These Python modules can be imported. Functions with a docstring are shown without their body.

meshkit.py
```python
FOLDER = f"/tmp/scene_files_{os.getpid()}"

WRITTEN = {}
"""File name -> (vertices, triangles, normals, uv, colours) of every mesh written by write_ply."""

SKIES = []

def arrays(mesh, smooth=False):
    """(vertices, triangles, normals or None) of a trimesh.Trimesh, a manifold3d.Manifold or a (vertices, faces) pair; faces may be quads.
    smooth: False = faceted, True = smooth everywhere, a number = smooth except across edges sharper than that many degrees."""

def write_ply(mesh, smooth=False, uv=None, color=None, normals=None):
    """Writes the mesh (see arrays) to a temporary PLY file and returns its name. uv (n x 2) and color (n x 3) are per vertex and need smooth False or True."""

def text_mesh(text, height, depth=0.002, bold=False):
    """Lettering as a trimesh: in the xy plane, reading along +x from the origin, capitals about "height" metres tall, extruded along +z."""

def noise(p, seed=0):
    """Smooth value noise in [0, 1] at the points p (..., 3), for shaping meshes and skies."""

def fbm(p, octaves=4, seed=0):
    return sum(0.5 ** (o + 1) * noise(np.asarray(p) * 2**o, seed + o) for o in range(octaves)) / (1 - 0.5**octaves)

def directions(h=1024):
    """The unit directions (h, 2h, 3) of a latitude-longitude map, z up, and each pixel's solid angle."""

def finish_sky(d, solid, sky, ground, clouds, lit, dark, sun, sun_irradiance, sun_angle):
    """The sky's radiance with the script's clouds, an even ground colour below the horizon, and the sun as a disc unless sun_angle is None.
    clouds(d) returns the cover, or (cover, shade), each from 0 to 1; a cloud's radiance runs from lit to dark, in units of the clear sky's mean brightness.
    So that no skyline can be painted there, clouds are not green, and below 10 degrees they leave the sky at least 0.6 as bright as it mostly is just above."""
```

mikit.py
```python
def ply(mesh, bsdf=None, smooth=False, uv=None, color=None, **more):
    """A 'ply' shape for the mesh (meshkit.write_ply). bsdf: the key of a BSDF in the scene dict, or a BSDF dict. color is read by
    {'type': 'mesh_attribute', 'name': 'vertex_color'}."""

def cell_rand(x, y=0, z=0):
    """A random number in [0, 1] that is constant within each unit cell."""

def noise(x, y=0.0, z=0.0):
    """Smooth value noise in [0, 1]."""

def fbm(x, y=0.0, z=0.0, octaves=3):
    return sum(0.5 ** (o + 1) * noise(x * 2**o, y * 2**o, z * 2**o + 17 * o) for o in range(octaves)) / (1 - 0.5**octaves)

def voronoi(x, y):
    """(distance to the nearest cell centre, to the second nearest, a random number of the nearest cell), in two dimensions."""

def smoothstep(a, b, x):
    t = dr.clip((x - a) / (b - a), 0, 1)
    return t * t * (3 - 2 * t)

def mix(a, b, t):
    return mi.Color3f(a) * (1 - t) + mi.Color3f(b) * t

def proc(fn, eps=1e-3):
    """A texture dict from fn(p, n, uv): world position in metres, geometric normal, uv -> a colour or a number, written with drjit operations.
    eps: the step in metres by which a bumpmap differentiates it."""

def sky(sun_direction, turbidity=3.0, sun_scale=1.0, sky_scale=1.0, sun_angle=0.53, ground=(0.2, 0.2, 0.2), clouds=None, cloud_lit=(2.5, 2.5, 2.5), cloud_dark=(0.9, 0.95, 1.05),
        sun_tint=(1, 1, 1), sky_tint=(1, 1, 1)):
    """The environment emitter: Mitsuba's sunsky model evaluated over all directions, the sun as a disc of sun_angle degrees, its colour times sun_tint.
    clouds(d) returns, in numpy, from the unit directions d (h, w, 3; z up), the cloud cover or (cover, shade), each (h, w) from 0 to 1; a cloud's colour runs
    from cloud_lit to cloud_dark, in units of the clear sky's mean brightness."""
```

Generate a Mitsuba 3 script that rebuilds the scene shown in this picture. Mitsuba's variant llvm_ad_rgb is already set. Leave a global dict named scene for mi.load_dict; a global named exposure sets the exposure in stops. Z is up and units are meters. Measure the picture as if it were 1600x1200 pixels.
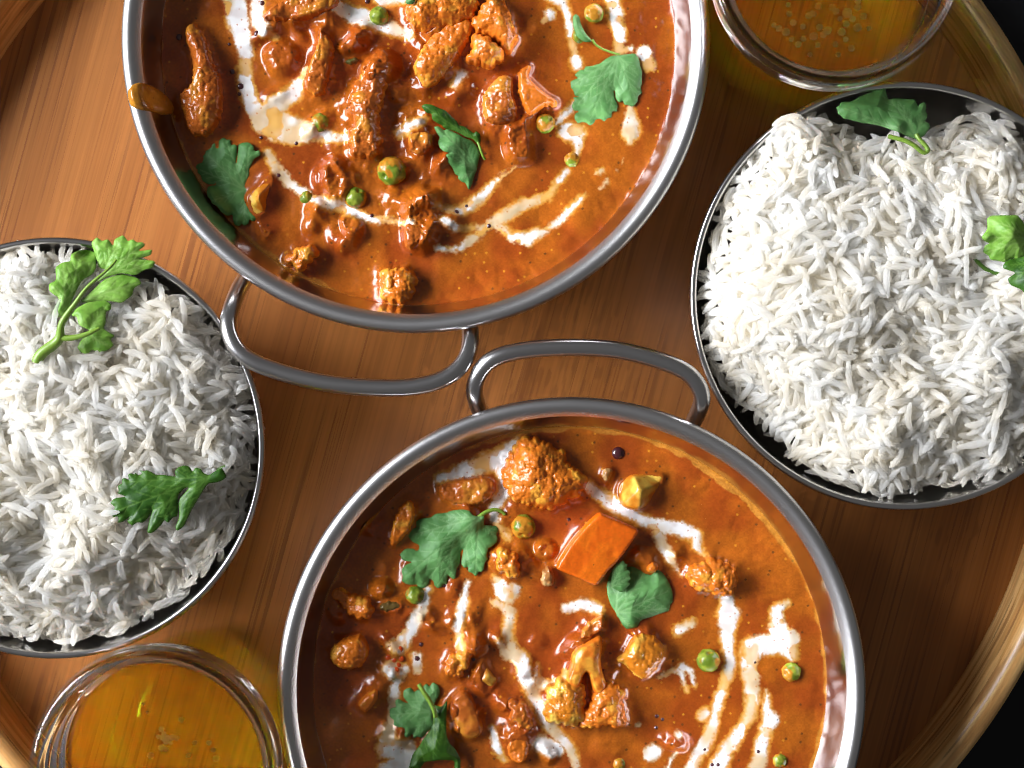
import math, random
import numpy as np, trimesh, shapely
import drjit as dr, mitsuba as mi, mikit, meshkit
from mikit import noise, fbm, voronoi, smoothstep, mix, cell_rand
from shapely.geometry import Polygon, Point, LineString
from scipy.spatial import Delaunay, cKDTree
from scipy.interpolate import CubicSpline

T = mi.ScalarTransform4f
rng = np.random.default_rng(7)
scene, labels = {}, {}

# ------------------------------------------------------------------ camera, light, exposure
CAM_H, FOCAL = 0.47, 2576.0
scene['camera'] = {'type': 'perspective', 'fov': math.degrees(2 * math.atan(800 / FOCAL)), 'fov_axis': 'x', 'near_clip': 0.02, 'far_clip': 20.0,
                   'to_world': T().look_at(origin=[0, 0, CAM_H], target=[0, 0, 0], up=[0, 1, 0])}
WIN_DIR = np.array([-1.0, 0.22, 0.62]); WIN_DIR /= np.linalg.norm(WIN_DIR)
scene['window'] = {'type': 'rectangle', 'to_world': T().look_at(origin=(WIN_DIR * 2.4).tolist(), target=[0, 0, 0], up=[0, 0, 1]) @ T().scale([0.79, 0.65, 1]),
                   'emitter': {'type': 'area', 'radiance': {'type': 'rgb', 'value': [17.6, 18.2, 19.6]}}}
labels['window'] = {'label': 'bright daylit window pane to the left of the tray', 'category': 'window'}
scene['room_light'] = {'type': 'constant', 'radiance': {'type': 'rgb', 'value': [0.078, 0.077, 0.077]}}
exposure = 0.42


def W(p, z):
    """Where the photograph's pixel p lies on the level z (metres)."""
    s = FOCAL / (CAM_H - z)
    p = np.asarray(p, float)
    return np.stack([(p[..., 0] - 800) / s, (600 - p[..., 1]) / s], -1)


def C(ox, oy, s, pts):
    return np.array([(ox + x / s, oy + y / s) for x, y in pts], float)


# ------------------------------------------------------------------ helpers
def add(key, mesh, bsdf, smooth=40, uv=None, color=None, **more):
    scene[key] = mikit.ply(mesh, bsdf, smooth=smooth, uv=uv, color=color, **more)
    return key


def tag(key, label, cat, group=None):
    labels[key] = {'label': label, 'category': cat}
    if group:
        labels[key]['group'] = group


def free(name):
    tops = {k.split('__')[0] for k in scene} | set(labels)
    if name not in tops:
        return name
    i = 1
    while f'{name}_{i:03d}' in tops:
        i += 1
    return f'{name}_{i:03d}'


def lathe(profile, n=160, flip=False, center=(0, 0)):
    p = np.asarray(profile, float)
    a = np.arange(n) * 2 * np.pi / n
    v = np.stack([p[:, None, 0] * np.cos(a) + center[0], p[:, None, 0] * np.sin(a) + center[1], np.broadcast_to(p[:, None, 1], (len(p), n))], -1).reshape(-1, 3)
    i, j = np.meshgrid(np.arange(len(p) - 1), np.arange(n), indexing='ij')
    a0, a1, b0, b1 = i * n + j, i * n + (j + 1) % n, (i + 1) * n + j, (i + 1) * n + (j + 1) % n
    f = np.concatenate([np.stack([a0, a1, b1], -1).reshape(-1, 3), np.stack([a0, b1, b0], -1).reshape(-1, 3)])
    if flip:
        f = f[:, ::-1]
    m = trimesh.Trimesh(v, f, process=False)
    m.merge_vertices(); m.update_faces(m.nondegenerate_faces()); m.remove_unreferenced_vertices()
    return m


def curve(pts, n):
    """A smooth closed-off profile through the points, n samples."""
    p = np.asarray(pts, float)
    t = np.concatenate([[0], np.cumsum(np.linalg.norm(np.diff(p, axis=0), axis=1))])
    return CubicSpline(t, p)(np.linspace(0, t[-1], n))


def tube(pts, radii, sides=18, n=80, caps=True):
    p = np.asarray(pts, float)
    t = np.concatenate([[0], np.cumsum(np.linalg.norm(np.diff(p, axis=0), axis=1))])
    tt = np.linspace(0, t[-1], n)
    c = CubicSpline(t, p)(tt)
    r = np.interp(tt, t, np.broadcast_to(radii, (len(p),)))
    d = np.gradient(c, axis=0); d /= np.linalg.norm(d, axis=1, keepdims=True)
    up = np.array([0, 0, 1.0]); x = np.cross(d, up)
    bad = np.linalg.norm(x, axis=1) < 1e-3
    x[bad] = [1, 0, 0]; x /= np.linalg.norm(x, axis=1, keepdims=True)
    y = np.cross(d, x)
    a = np.arange(sides) * 2 * np.pi / sides
    v = (c[:, None] + r[:, None, None] * (np.cos(a)[None, :, None] * x[:, None] + np.sin(a)[None, :, None] * y[:, None])).reshape(-1, 3)
    i, j = np.meshgrid(np.arange(n - 1), np.arange(sides), indexing='ij')
    a0, a1, b0, b1 = i * sides + j, i * sides + (j + 1) % sides, (i + 1) * sides + j, (i + 1) * sides + (j + 1) % sides
    f = np.concatenate([np.stack([a0, a1, b1], -1).reshape(-1, 3), np.stack([a0, b1, b0], -1).reshape(-1, 3)])
    k = len(v)
    v = np.vstack([v, c[:1], c[-1:]])
    s = np.arange(sides)
    f = np.vstack([f, np.stack([np.full(sides, k), (s + 1) % sides, s], 1), np.stack([np.full(sides, k + 1), (n - 1) * sides + s, (n - 1) * sides + (s + 1) % sides], 1)])
    m = trimesh.Trimesh(v, f, process=False)
    if m.volume < 0:
        m.invert()
    return m


def chaikin(p, it=1, f=0.25):
    p = np.asarray(p, float)
    for _ in range(it):
        q = np.roll(p, -1, 0)
        p = np.stack([(1 - f) * p + f * q, f * p + (1 - f) * q], 1).reshape(-1, 2)
    return p


def patch(poly, h):
    """A triangulated polygon: (points, triangles, boundary loop indices, distance of every point to the edge)."""
    poly = poly.buffer(0)
    if poly.geom_type != 'Polygon':
        poly = max(poly.geoms, key=lambda g: g.area)
    poly = Polygon(poly.exterior)
    ring = poly.exterior
    nb = max(12, int(ring.length / h))
    b = np.array([ring.interpolate(i / nb, normalized=True).coords[0] for i in range(nb)])
    x0, y0, x1, y1 = poly.bounds
    gx, gy = np.meshgrid(np.arange(x0, x1 + h, h), np.arange(y0, y1 + h, h * 0.866))
    gx = gx + (np.arange(gx.shape[0]) % 2)[:, None] * h / 2
    g = np.stack([gx.ravel(), gy.ravel()], 1)
    g = g[shapely.contains_xy(poly, g[:, 0], g[:, 1])]
    d = shapely.distance(shapely.points(g), ring)
    g = g[d > 0.55 * h]
    pts = np.vstack([b, g])
    tri = Delaunay(pts).simplices
    cen = pts[tri].mean(1)
    tri = tri[shapely.contains_xy(Polygon(b), cen[:, 0], cen[:, 1])]
    e1, e2 = pts[tri[:, 1]] - pts[tri[:, 0]], pts[tri[:, 2]] - pts[tri[:, 0]]
    area = e1[:, 0] * e2[:, 1] - e1[:, 1] * e2[:, 0]
    tri = tri[np.abs(area) > 1e-14]; area = area[np.abs(area) > 1e-14]
    tri[area < 0] = tri[area < 0][:, ::-1]
    dist = shapely.distance(shapely.points(pts), ring)
    dist[:nb] = 0
    return pts, tri, nb, dist


def closed(pts, tri, nb, ztop, zbot):
    """A solid with these top and bottom heights over one outline."""
    n = len(pts)
    v = np.vstack([np.column_stack([pts, ztop]), np.column_stack([pts, zbot])])
    edges = np.sort(np.vstack([tri[:, [0, 1]], tri[:, [1, 2]], tri[:, [2, 0]]]), axis=1)
    directed = np.vstack([tri[:, [0, 1]], tri[:, [1, 2]], tri[:, [2, 0]]])
    _, inv, cnt = np.unique(edges, axis=0, return_inverse=True, return_counts=True)
    be = directed[cnt[inv.ravel()] == 1]
    side = np.vstack([np.stack([be[:, 0], be[:, 0] + n, be[:, 1] + n], 1), np.stack([be[:, 0], be[:, 1] + n, be[:, 1]], 1)])
    return trimesh.Trimesh(v, np.vstack([tri, tri[:, ::-1] + n, side]), process=False)


def n2(p, scale, seed=0, octaves=3):
    q = np.column_stack([np.asarray(p)[:, :2] * scale, np.full(len(p), 3.7 + seed * 9.1)])
    return meshkit.fbm(q, octaves, seed) - 0.5


def bumps(p, cell, seed=0, fill=0.72):
    """Rounded knobs over the plane, cell metres apart, heights from 0 to 1."""
    r = np.random.default_rng(seed)
    lo, hi = p.min(0) - 2 * cell, p.max(0) + 2 * cell
    gx, gy = np.meshgrid(np.arange(lo[0], hi[0], cell), np.arange(lo[1], hi[1], cell))
    c = np.stack([gx.ravel(), gy.ravel()], 1) + r.uniform(-0.42, 0.42, (gx.size, 2)) * cell
    s = r.uniform(0.75, 1.15, len(c))
    d, i = cKDTree(c).query(p, k=3)
    return np.sqrt(np.maximum(0, 1 - (d / (cell * fill * s[i])) ** 2)).max(1)


# ------------------------------------------------------------------ materials
def pr(base, rough=0.4, spec=0.5, two=True, **kw):
    b = {'type': 'principled', 'base_color': base if isinstance(base, dict) else {'type': 'rgb', 'value': list(base)}, 'roughness': rough, 'specular': spec, **kw}
    return {'type': 'twosided', 'bsdf': b} if two else b


GA = math.radians(15.5)
GS, GC = math.sin(GA), math.cos(GA)


def wood_fn(p, n, uv):
    al = p.x * GS + p.y * GC
    ac = p.x * GC - p.y * GS + (noise(al * 9.0, p.x * 4) - 0.5) * 0.0007
    tone = fbm(ac * 150, al * 2.0, 1.0, 3)
    fine = noise(ac * 1700, al * 16.0, 8.0)
    finer = noise(ac * 4200, al * 45.0, 14.0)
    lines = smoothstep(0.62, 0.80, noise(ac * 1500, al * 15.0, 12.0)) * smoothstep(0.40, 0.58, noise(ac * 190, al * 22.0, 5.0))
    hair = smoothstep(0.68, 0.84, noise(ac * 3000, al * 30.0, 21.0)) * smoothstep(0.35, 0.6, noise(ac * 240, al * 30.0, 25.0))
    node = smoothstep(0.72, 0.80, noise(ac * 45, al * 14.0, 31.0)) * smoothstep(0.5, 0.75, noise(ac * 1300, al * 210.0, 33.0))
    c = mix(mi.Color3f(0.3001, 0.1035, 0.0218), mi.Color3f(0.3567, 0.1305, 0.0287), smoothstep(0.25, 0.75, tone))
    c = c * (0.86 + 0.18 * fine + 0.12 * finer)
    c = mix(c, mi.Color3f(0.17, 0.052, 0.013), 0.66 * lines)
    c = mix(c, mi.Color3f(0.20, 0.07, 0.018), 0.6 * hair)
    return mix(c, mi.Color3f(0.18, 0.06, 0.017), 0.4 * node)


def lip_fn(p, n, uv):
    x, y = p.x + 0.009, p.y - 0.0044
    r = dr.sqrt(x * x + y * y)
    a = dr.atan2(y, x)
    g = fbm(r * 700 + p.z * 500, a * 5.0, 2.0, 3)
    f = noise(r * 2600 + p.z * 1900, a * 20.0, 3.0)
    l = smoothstep(0.66, 0.85, noise(r * 1300 + p.z * 900, a * 9.0, 6.0))
    c = mix(mi.Color3f(0.56, 0.28, 0.085), mi.Color3f(0.74, 0.45, 0.17), smoothstep(0.3, 0.7, g)) * (0.88 + 0.24 * f)
    return mix(c, mi.Color3f(0.24, 0.095, 0.03), 0.55 * l)


scene['mat_wood'] = pr(mikit.proc(wood_fn), 0.42, 0.26)
scene['mat_lip'] = pr(mikit.proc(lip_fn), 0.33, 0.5, clearcoat=0.2, clearcoat_gloss=0.8)
scene['mat_table'] = pr((0.007, 0.007, 0.008), 0.55, 0.25)
scene['mat_steel'] = pr((0.62, 0.605, 0.595), 0.34, 0.5, metallic=1.0)
scene['mat_polished'] = pr((0.62, 0.605, 0.59), 0.2, 0.5, metallic=1.0)
scene['mat_polished_steel'] = pr((0.62, 0.60, 0.585), 0.17, 0.5, metallic=1.0)
scene['mat_rod'] = pr((0.58, 0.565, 0.56), 0.26, 0.5, metallic=1.0)


def veg_fn(sauce, flesh, amount, scale, seed):
    """Vegetable flesh showing through a coat of sauce."""
    s, f = mi.Color3f(*sauce), mi.Color3f(*flesh)

    def fn(p, n, uv):
        w = fbm(p.x * scale + seed, p.y * scale, p.z * scale, 3)
        g = noise(p.x * 2600, p.y * 2600, p.z * 2600 + seed)
        k = noise(p.x * 900, p.y * 900, p.z * 900 + seed)
        c = mix(s, f, smoothstep(0.60 - amount, 0.80 - amount, w)) * (0.90 + 0.2 * g)
        return mix(c, mi.Color3f(0.10, 0.03, 0.008), 0.7 * smoothstep(0.935, 0.97, k))
    return mikit.proc(fn)


scene['mat_floret'] = pr(veg_fn((0.5394, 0.1348, 0.0096), (0.6612, 0.2871, 0.0296), 0.10, 300.0, 1.0), 0.3, 0.5)
scene['mat_potato'] = pr(veg_fn((0.5046, 0.1566, 0.0104), (0.6612, 0.4089, 0.0609), 0.14, 190.0, 5.0), 0.24, 0.5)
scene['mat_carrot'] = pr(veg_fn((0.6612, 0.1087, 0.0035), (0.7308, 0.1436, 0.0052), 0.2, 260.0, 9.0), 0.3, 0.5)
scene['mat_coated'] = pr(veg_fn((0.37, 0.088, 0.010), (0.52, 0.19, 0.020), 0.13, 280.0, 13.0), 0.24, 0.5)
scene['mat_pepper'] = pr(veg_fn((0.10, 0.06, 0.014), (0.09, 0.085, 0.02), 0.15, 300.0, 17.0), 0.22, 0.5)
scene['mat_onion'] = pr(veg_fn((0.34, 0.14, 0.04), (0.52, 0.34, 0.14), 0.14, 300.0, 21.0), 0.16, 0.5)


def pea_fn(p, n, uv):
    w = fbm(p.x * 330, p.y * 330, p.z * 330 + 3, 4)
    c = mix(mi.Color3f(0.1044, 0.161, 0.0104), mi.Color3f(0.2088, 0.261, 0.0261), smoothstep(0.3, 0.7, noise(p.x * 700, p.y * 700, p.z * 700)))
    return mix(c, mi.Color3f(0.48, 0.17, 0.012), 0.85 * smoothstep(0.47, 0.62, w))


scene['mat_pea'] = pr(mikit.proc(pea_fn), 0.3, 0.45)


def leaf_fn(dark, light, vein):
    a, b, v = mi.Color3f(*dark), mi.Color3f(*light), mi.Color3f(*vein)

    def fn(p, n, uv):
        w = fbm(p.x * 300, p.y * 300, p.z * 300, 3)
        g = noise(p.x * 1700, p.y * 1700, p.z * 1700)
        c = mix(a, b, smoothstep(0.3, 0.7, w)) * (0.88 + 0.24 * g)
        return mix(c, v, 0.75 * dr.clip(uv.x, 0, 1))
    return mikit.proc(fn)


scene['mat_leaf'] = pr(leaf_fn((0.074, 0.2044, 0.0539), (0.1087, 0.2697, 0.0783), (0.1827, 0.348, 0.1305)), 0.5, 0.25)
scene['mat_leaf_pale'] = pr(leaf_fn((0.1131, 0.2697, 0.0261), (0.2001, 0.3915, 0.0566), (0.2784, 0.4524, 0.1131)), 0.45, 0.3)
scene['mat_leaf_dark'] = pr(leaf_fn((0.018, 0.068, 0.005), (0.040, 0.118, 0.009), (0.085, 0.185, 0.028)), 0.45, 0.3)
scene['mat_stem'] = pr((0.174, 0.2958, 0.0348), 0.35, 0.5)
scene['mat_stem_dark'] = pr((0.05, 0.11, 0.012), 0.35, 0.5)


def rice_fn(p, n, uv):
    w = noise(p.x * 260, p.y * 260, p.z * 260)
    g = noise(p.x * 900, p.y * 900, p.z * 900)
    return mix(mi.Color3f(0.965, 0.935, 0.865), mi.Color3f(0.99, 0.985, 0.965), smoothstep(0.3, 0.7, 0.6 * w + 0.4 * g))


scene['mat_rice_core'] = pr((0.95, 0.915, 0.83), 0.5, 0.4)
scene['mat_rice'] = {'type': 'principledthin', 'base_color': mikit.proc(rice_fn), 'roughness': 0.6, 'diff_trans': 1.55, 'spec_trans': 0.0, 'eta': 1.3}

# ------------------------------------------------------------------ table and tray
TC = (-0.009, 0.0044)
tb = trimesh.creation.box((3.0, 3.0, 0.02)); tb.apply_translation((0, 0, -0.024))
add('table', tb, 'mat_table', False)
labels['table'] = {'label': 'near black table top seen past the tray edge', 'kind': 'structure'}
add('bamboo_tray__base', lathe([(0, 0), (0.08, 0), (0.1632, 0), (0.1632, -0.008), (0, -0.008)], 200, True, TC), 'mat_wood', 30)
lip = np.vstack([[(0.1627, -0.0135), (0.1627, 0.0)], curve([(0.1627, 0.0), (0.1638, 0.0055), (0.1650, 0.0118), (0.1664, 0.0148), (0.1690, 0.0160), (0.1714, 0.0150), (0.1727, 0.0122), (0.1730, 0.008)], 30)[1:],
                 [(0.1730, -0.011), (0.1715, -0.0135), (0.1627, -0.0135)]])
add('bamboo_tray__rim', lathe(lip, 260, True, TC), 'mat_lip', 35)
tag('bamboo_tray', 'round varnished bamboo tray with raised rim carrying all the dishes', 'tray')
labels['bamboo_tray__rim'] = {'label': 'paler raised rim of the tray with grain running round'}

# ------------------------------------------------------------------ karahi dishes
CURRY_Z = 0.036
K1 = W((650, 61), 0.048)
K2 = W((893, 1080), 0.048)


def karahi(key, c, handle, back):
    roll = [(0.0733 + 0.0020 * math.cos(a), 0.0480 + 0.0020 * math.sin(a)) for a in np.radians(np.linspace(-120, 120, 22))]
    outer = [(0, 0.0006), (0.040, 0.0006), (0.047, 0.0025), (0.0615, 0.018), (0.0685, 0.036), (0.0712, 0.0450)]
    inner = [(0.0716, 0.0492), (0.0705, 0.0478), (0.0697, 0.0455), (0.0674, 0.036), (0.0604, 0.0185), (0.0462, 0.0036), (0.040, 0.0018), (0, 0.0018)]
    add(key + '__bowl', lathe(outer + [(0.0716, 0.0470)] + inner[1:], 220, False, c), 'mat_polished_steel', 50)
    add(key + '__rim', lathe([(0.0712, 0.0462)] + roll + [(0.0714, 0.0492), (0.0704, 0.04795)], 220, False, c), 'mat_steel', 60)
    add(key + '__handle', tube([(*W(p[:2], p[2]), p[2]) for p in handle], 0.0022, 20, 110), 'mat_rod', 60)
    h2 = np.array([(*W(p[:2], p[2]), p[2]) for p in handle])
    h2[:, :2] = 2 * np.asarray(c) - h2[:, :2]
    add(key + '__handle_001', tube(h2, 0.0022, 20, 90), 'mat_rod', 60)


karahi('karahi_dish', K1, [(398, 420, .033), (380, 440, .039), (363, 478, .046), (357, 513, .0498), (374, 549, .051), (425, 577, .051), (505, 598, .051), (590, 606, .051), (660, 602, .051),
                           (708, 583, .0505), (730, 556, .049), (735, 526, .0455), (731, 497, .037), (727, 480, .032)], True)
tag('karahi_dish', 'round steel curry dish at the top with a sauce drop on its rim', 'serving dish')
karahi('karahi_dish_001', K2, [(766, 672, .032), (757, 655, .037), (746, 632, .0435), (742, 602, .048), (761, 568, .0505), (810, 549, .051), (890, 543, .051), (970, 548, .051), (1038, 566, .051),
                               (1082, 590, .0505), (1096, 615, .049), (1092, 641, .0445), (1079, 668, .0375), (1070, 686, .032)], True)
tag('karahi_dish_001', 'round steel curry dish at the bottom, the one holding a carrot piece', 'serving dish')

# ------------------------------------------------------------------ rice bowls
R1 = W((85, 700), 0.043); R1R = 329 / (FOCAL / (CAM_H - 0.043))
R2 = W((1412, 462), 0.043); R2R = 334.5 / (FOCAL / (CAM_H - 0.043))


def rice_bowl(key, c, R):
    roll = [(R - 0.0009 + 0.0009 * math.cos(a), 0.0430 + 0.0009 * math.sin(a)) for a in np.radians(np.linspace(-150, 170, 20))]
    outer = [(0, 0.0006), (0.030, 0.0006), (0.036, 0.0020), (R - 0.0075, 0.018), (R - 0.0024, 0.034), (R - 0.0016, 0.0418)]
    inner = [(R - 0.0020, 0.0415), (R - 0.0030, 0.034), (R - 0.0082, 0.018), (0.036, 0.0030), (0.030, 0.0014), (0, 0.0014)]
    add(key, lathe(outer + roll + inner, 200, False, c), 'mat_polished', 50)


rice_bowl('steel_bowl', R1, R1R)
tag('steel_bowl', 'thin polished steel bowl of rice on the left, cut by the frame', 'bowl')
rice_bowl('steel_bowl_001', R2, R2R)
tag('steel_bowl_001', 'thin polished steel bowl of rice on the right, below the glass', 'bowl')


# ------------------------------------------------------------------ rice
def grain_mesh(seed, rings=9, sides=8):
    r = np.random.default_rng(seed)
    L, R = 1.0, 1.0
    t = np.linspace(0, 1, rings)
    prof = np.sin(np.pi * (0.06 + 0.88 * t)) ** 0.36 * (1 + 0.10 * r.normal(size=rings) * (t > 0.1) * (t < 0.9))
    prof[0] *= r.uniform(0.45, 0.8); prof[-1] *= r.uniform(0.35, 0.7)
    a = np.arange(sides) * 2 * np.pi / sides
    bend = r.uniform(-0.3, 0.3) * (1 - (2 * t - 1) ** 2)
    v = np.stack([np.broadcast_to((2 * t - 1)[:, None], (rings, sides)), prof[:, None] * np.cos(a), prof[:, None] * np.sin(a) * 0.85], -1)
    v[..., 1] += (bend * 3.2)[:, None]
    v = np.concatenate([v.reshape(-1, 3), [[-1.04, bend[0] * 3.2, 0], [1.04, bend[-1] * 3.2, 0]]])
    i, j = np.meshgrid(np.arange(rings - 1), np.arange(sides), indexing='ij')
    a0, a1, b0, b1 = i * sides + j, i * sides + (j + 1) % sides, (i + 1) * sides + j, (i + 1) * sides + (j + 1) % sides
    f = np.concatenate([np.stack([a0, b1, a1], -1).reshape(-1, 3), np.stack([a0, b0, b1], -1).reshape(-1, 3)])
    k, s = rings * sides, np.arange(sides)
    f = np.vstack([f, np.stack([np.full(sides, k), s, (s + 1) % sides], 1), np.stack([np.full(sides, k + 1), (rings - 1) * sides + (s + 1) % sides, (rings - 1) * sides + s], 1)])
    return v, f


GRAINS = [grain_mesh(40 + i) for i in range(7)]


def rice(key, outline_px, zedge, ztop, peaks, n, seed, bowl, parts=300):
    r = np.random.default_rng(seed)
    poly = Polygon(chaikin(W(outline_px, 0.045), 2)).buffer(0).intersection(Point(*bowl[0]).buffer(bowl[1] + 0.0005, 64))
    h = 0.00035
    x0, y0, x1, y1 = poly.buffer(0.006).bounds
    nx, ny = int((x1 - x0) / h) + 1, int((y1 - y0) / h) + 1
    gx, gy = np.meshgrid(x0 + np.arange(nx) * h, y0 + np.arange(ny) * h)
    g = np.stack([gx.ravel(), gy.ravel()], 1)
    inside = shapely.contains_xy(poly, g[:, 0], g[:, 1])
    d = shapely.distance(shapely.points(g), poly.exterior) * np.where(inside, 1, -1)
    s = np.clip(d / 0.030, 0, 1)
    tgt = zedge + (ztop - zedge) * np.sin(s * np.pi / 2) ** 0.9
    tgt += 0.011 * n2(g, 75, seed, 3) * np.clip(d / 0.012 + 0.35, 0, 1)
    for px, py, rr, hh in peaks:
        c = W((px, py), 0.055)
        tgt += hh * np.exp(-((g - c) ** 2).sum(1) / (rr / 6100) ** 2)
    tgt = np.where(d > -0.001, tgt, 0.012).reshape(ny, nx)
    H = np.where(d.reshape(ny, nx) > 0.0004, tgt - 0.0018, 0.012)
    top = H.copy()
    ids = np.full(H.shape, -1)
    placed = []
    tries = 0
    while len(placed) < n and tries < n * 6:
        tries += 1
        ci, cj = r.integers(0, ny), r.integers(0, nx)
        x, y = x0 + cj * h, y0 + ci * h
        if d[ci * nx + cj] < -0.0004 or H[ci, cj] > tgt[ci, cj] + 0.0006:
            continue
        L, R = r.uniform(0.0026, 0.0052), r.uniform(0.00070, 0.00094)
        yaw = (meshkit.noise(np.array([x * 55, y * 55, seed * 1.3])) - 0.5) * 5.5 + r.normal(0, 0.85)
        ca, sa = math.cos(yaw), math.sin(yaw)
        t = np.linspace(-0.85, 0.85, 9)
        jj, ii = np.clip(((x + t * L * ca - x0) / h).astype(int), 0, nx - 1), np.clip(((y + t * L * sa - y0) / h).astype(int), 0, ny - 1)
        hs = H[ii, jj]
        ok = hs > 0.02
        if ok.sum() < 5:
            continue
        ex, ey = x + np.array([-1, 1]) * L * ca - bowl[0][0], y + np.array([-1, 1]) * L * sa - bowl[0][1]
        reach = np.hypot(ex, ey).max()
        if (reach > bowl[1] - 0.0031 and hs.max() < 0.0442) or reach > bowl[1] + 0.0006:
            continue
        slope = np.polyfit(t[ok] * L, hs[ok], 1)[0]
        pitch = np.clip(math.atan(slope) + r.normal(0, 0.22), -0.85, 0.85)
        zc = np.quantile((hs - t * L * math.tan(pitch))[ok], 0.66) + R * 0.30
        cp, sp = math.cos(pitch), math.sin(pitch)
        # footprint
        m = int(L / h) + 4
        a0, a1, b0, b1 = max(0, ci - m), min(ny, ci + m + 1), max(0, cj - m), min(nx, cj + m + 1)
        dx, dy = gx[a0:a1, b0:b1] - x, gy[a0:a1, b0:b1] - y
        u, w = (dx * ca + dy * sa) / (L * cp), (-dx * sa + dy * ca) / R
        q = np.maximum(np.abs(u) ** 4, 0) + w ** 2
        zz = zc + u * L * sp + R * 0.85 * np.sqrt(np.maximum(0, 1 - q))
        hit = (q < 1) & (zz > H[a0:a1, b0:b1])
        H[a0:a1, b0:b1][hit] = zz[hit]
        ids[a0:a1, b0:b1][hit] = len(placed)
        rot = np.array([[ca * cp, -sa, -ca * sp], [sa * cp, ca, -sa * sp], [sp, 0, cp]]) @ np.diag([L, R, R])
        M = np.eye(4); M[:3, :3] = rot; M[:3, 3] = (x, y, zc)
        placed.append((M, int(r.integers(0, len(GRAINS)))))
    seen = np.bincount(ids[(ids >= 0)], minlength=len(placed)).astype(float)
    for k, (M, gi) in enumerate(placed):
        sc = FOCAL / (CAM_H - M[2, 3])
        px, py = 800 + M[0, 3] * sc, 600 - M[1, 3] * sc
        if not (-5 < px < 1605 and -5 < py < 1205):
            seen[k] *= 0.02
    order = np.argsort(-seen)
    big = set(order[:parts].tolist())
    V, F, at = [], [], 0
    for k in order[parts:]:
        if seen[k] < 1e-6:
            continue
        M, gi = placed[k]
        v, f = GRAINS[gi]
        V.append(v @ M[:3, :3].T + M[:3, 3]); F.append(f + at); at += len(v)
    loose = trimesh.Trimesh(np.vstack(V), np.vstack(F), process=False)
    add(key + '__loose_grains', loose, 'mat_rice', True)
    labels[key + '__loose_grains'] = {'kind': 'stuff'}
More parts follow.
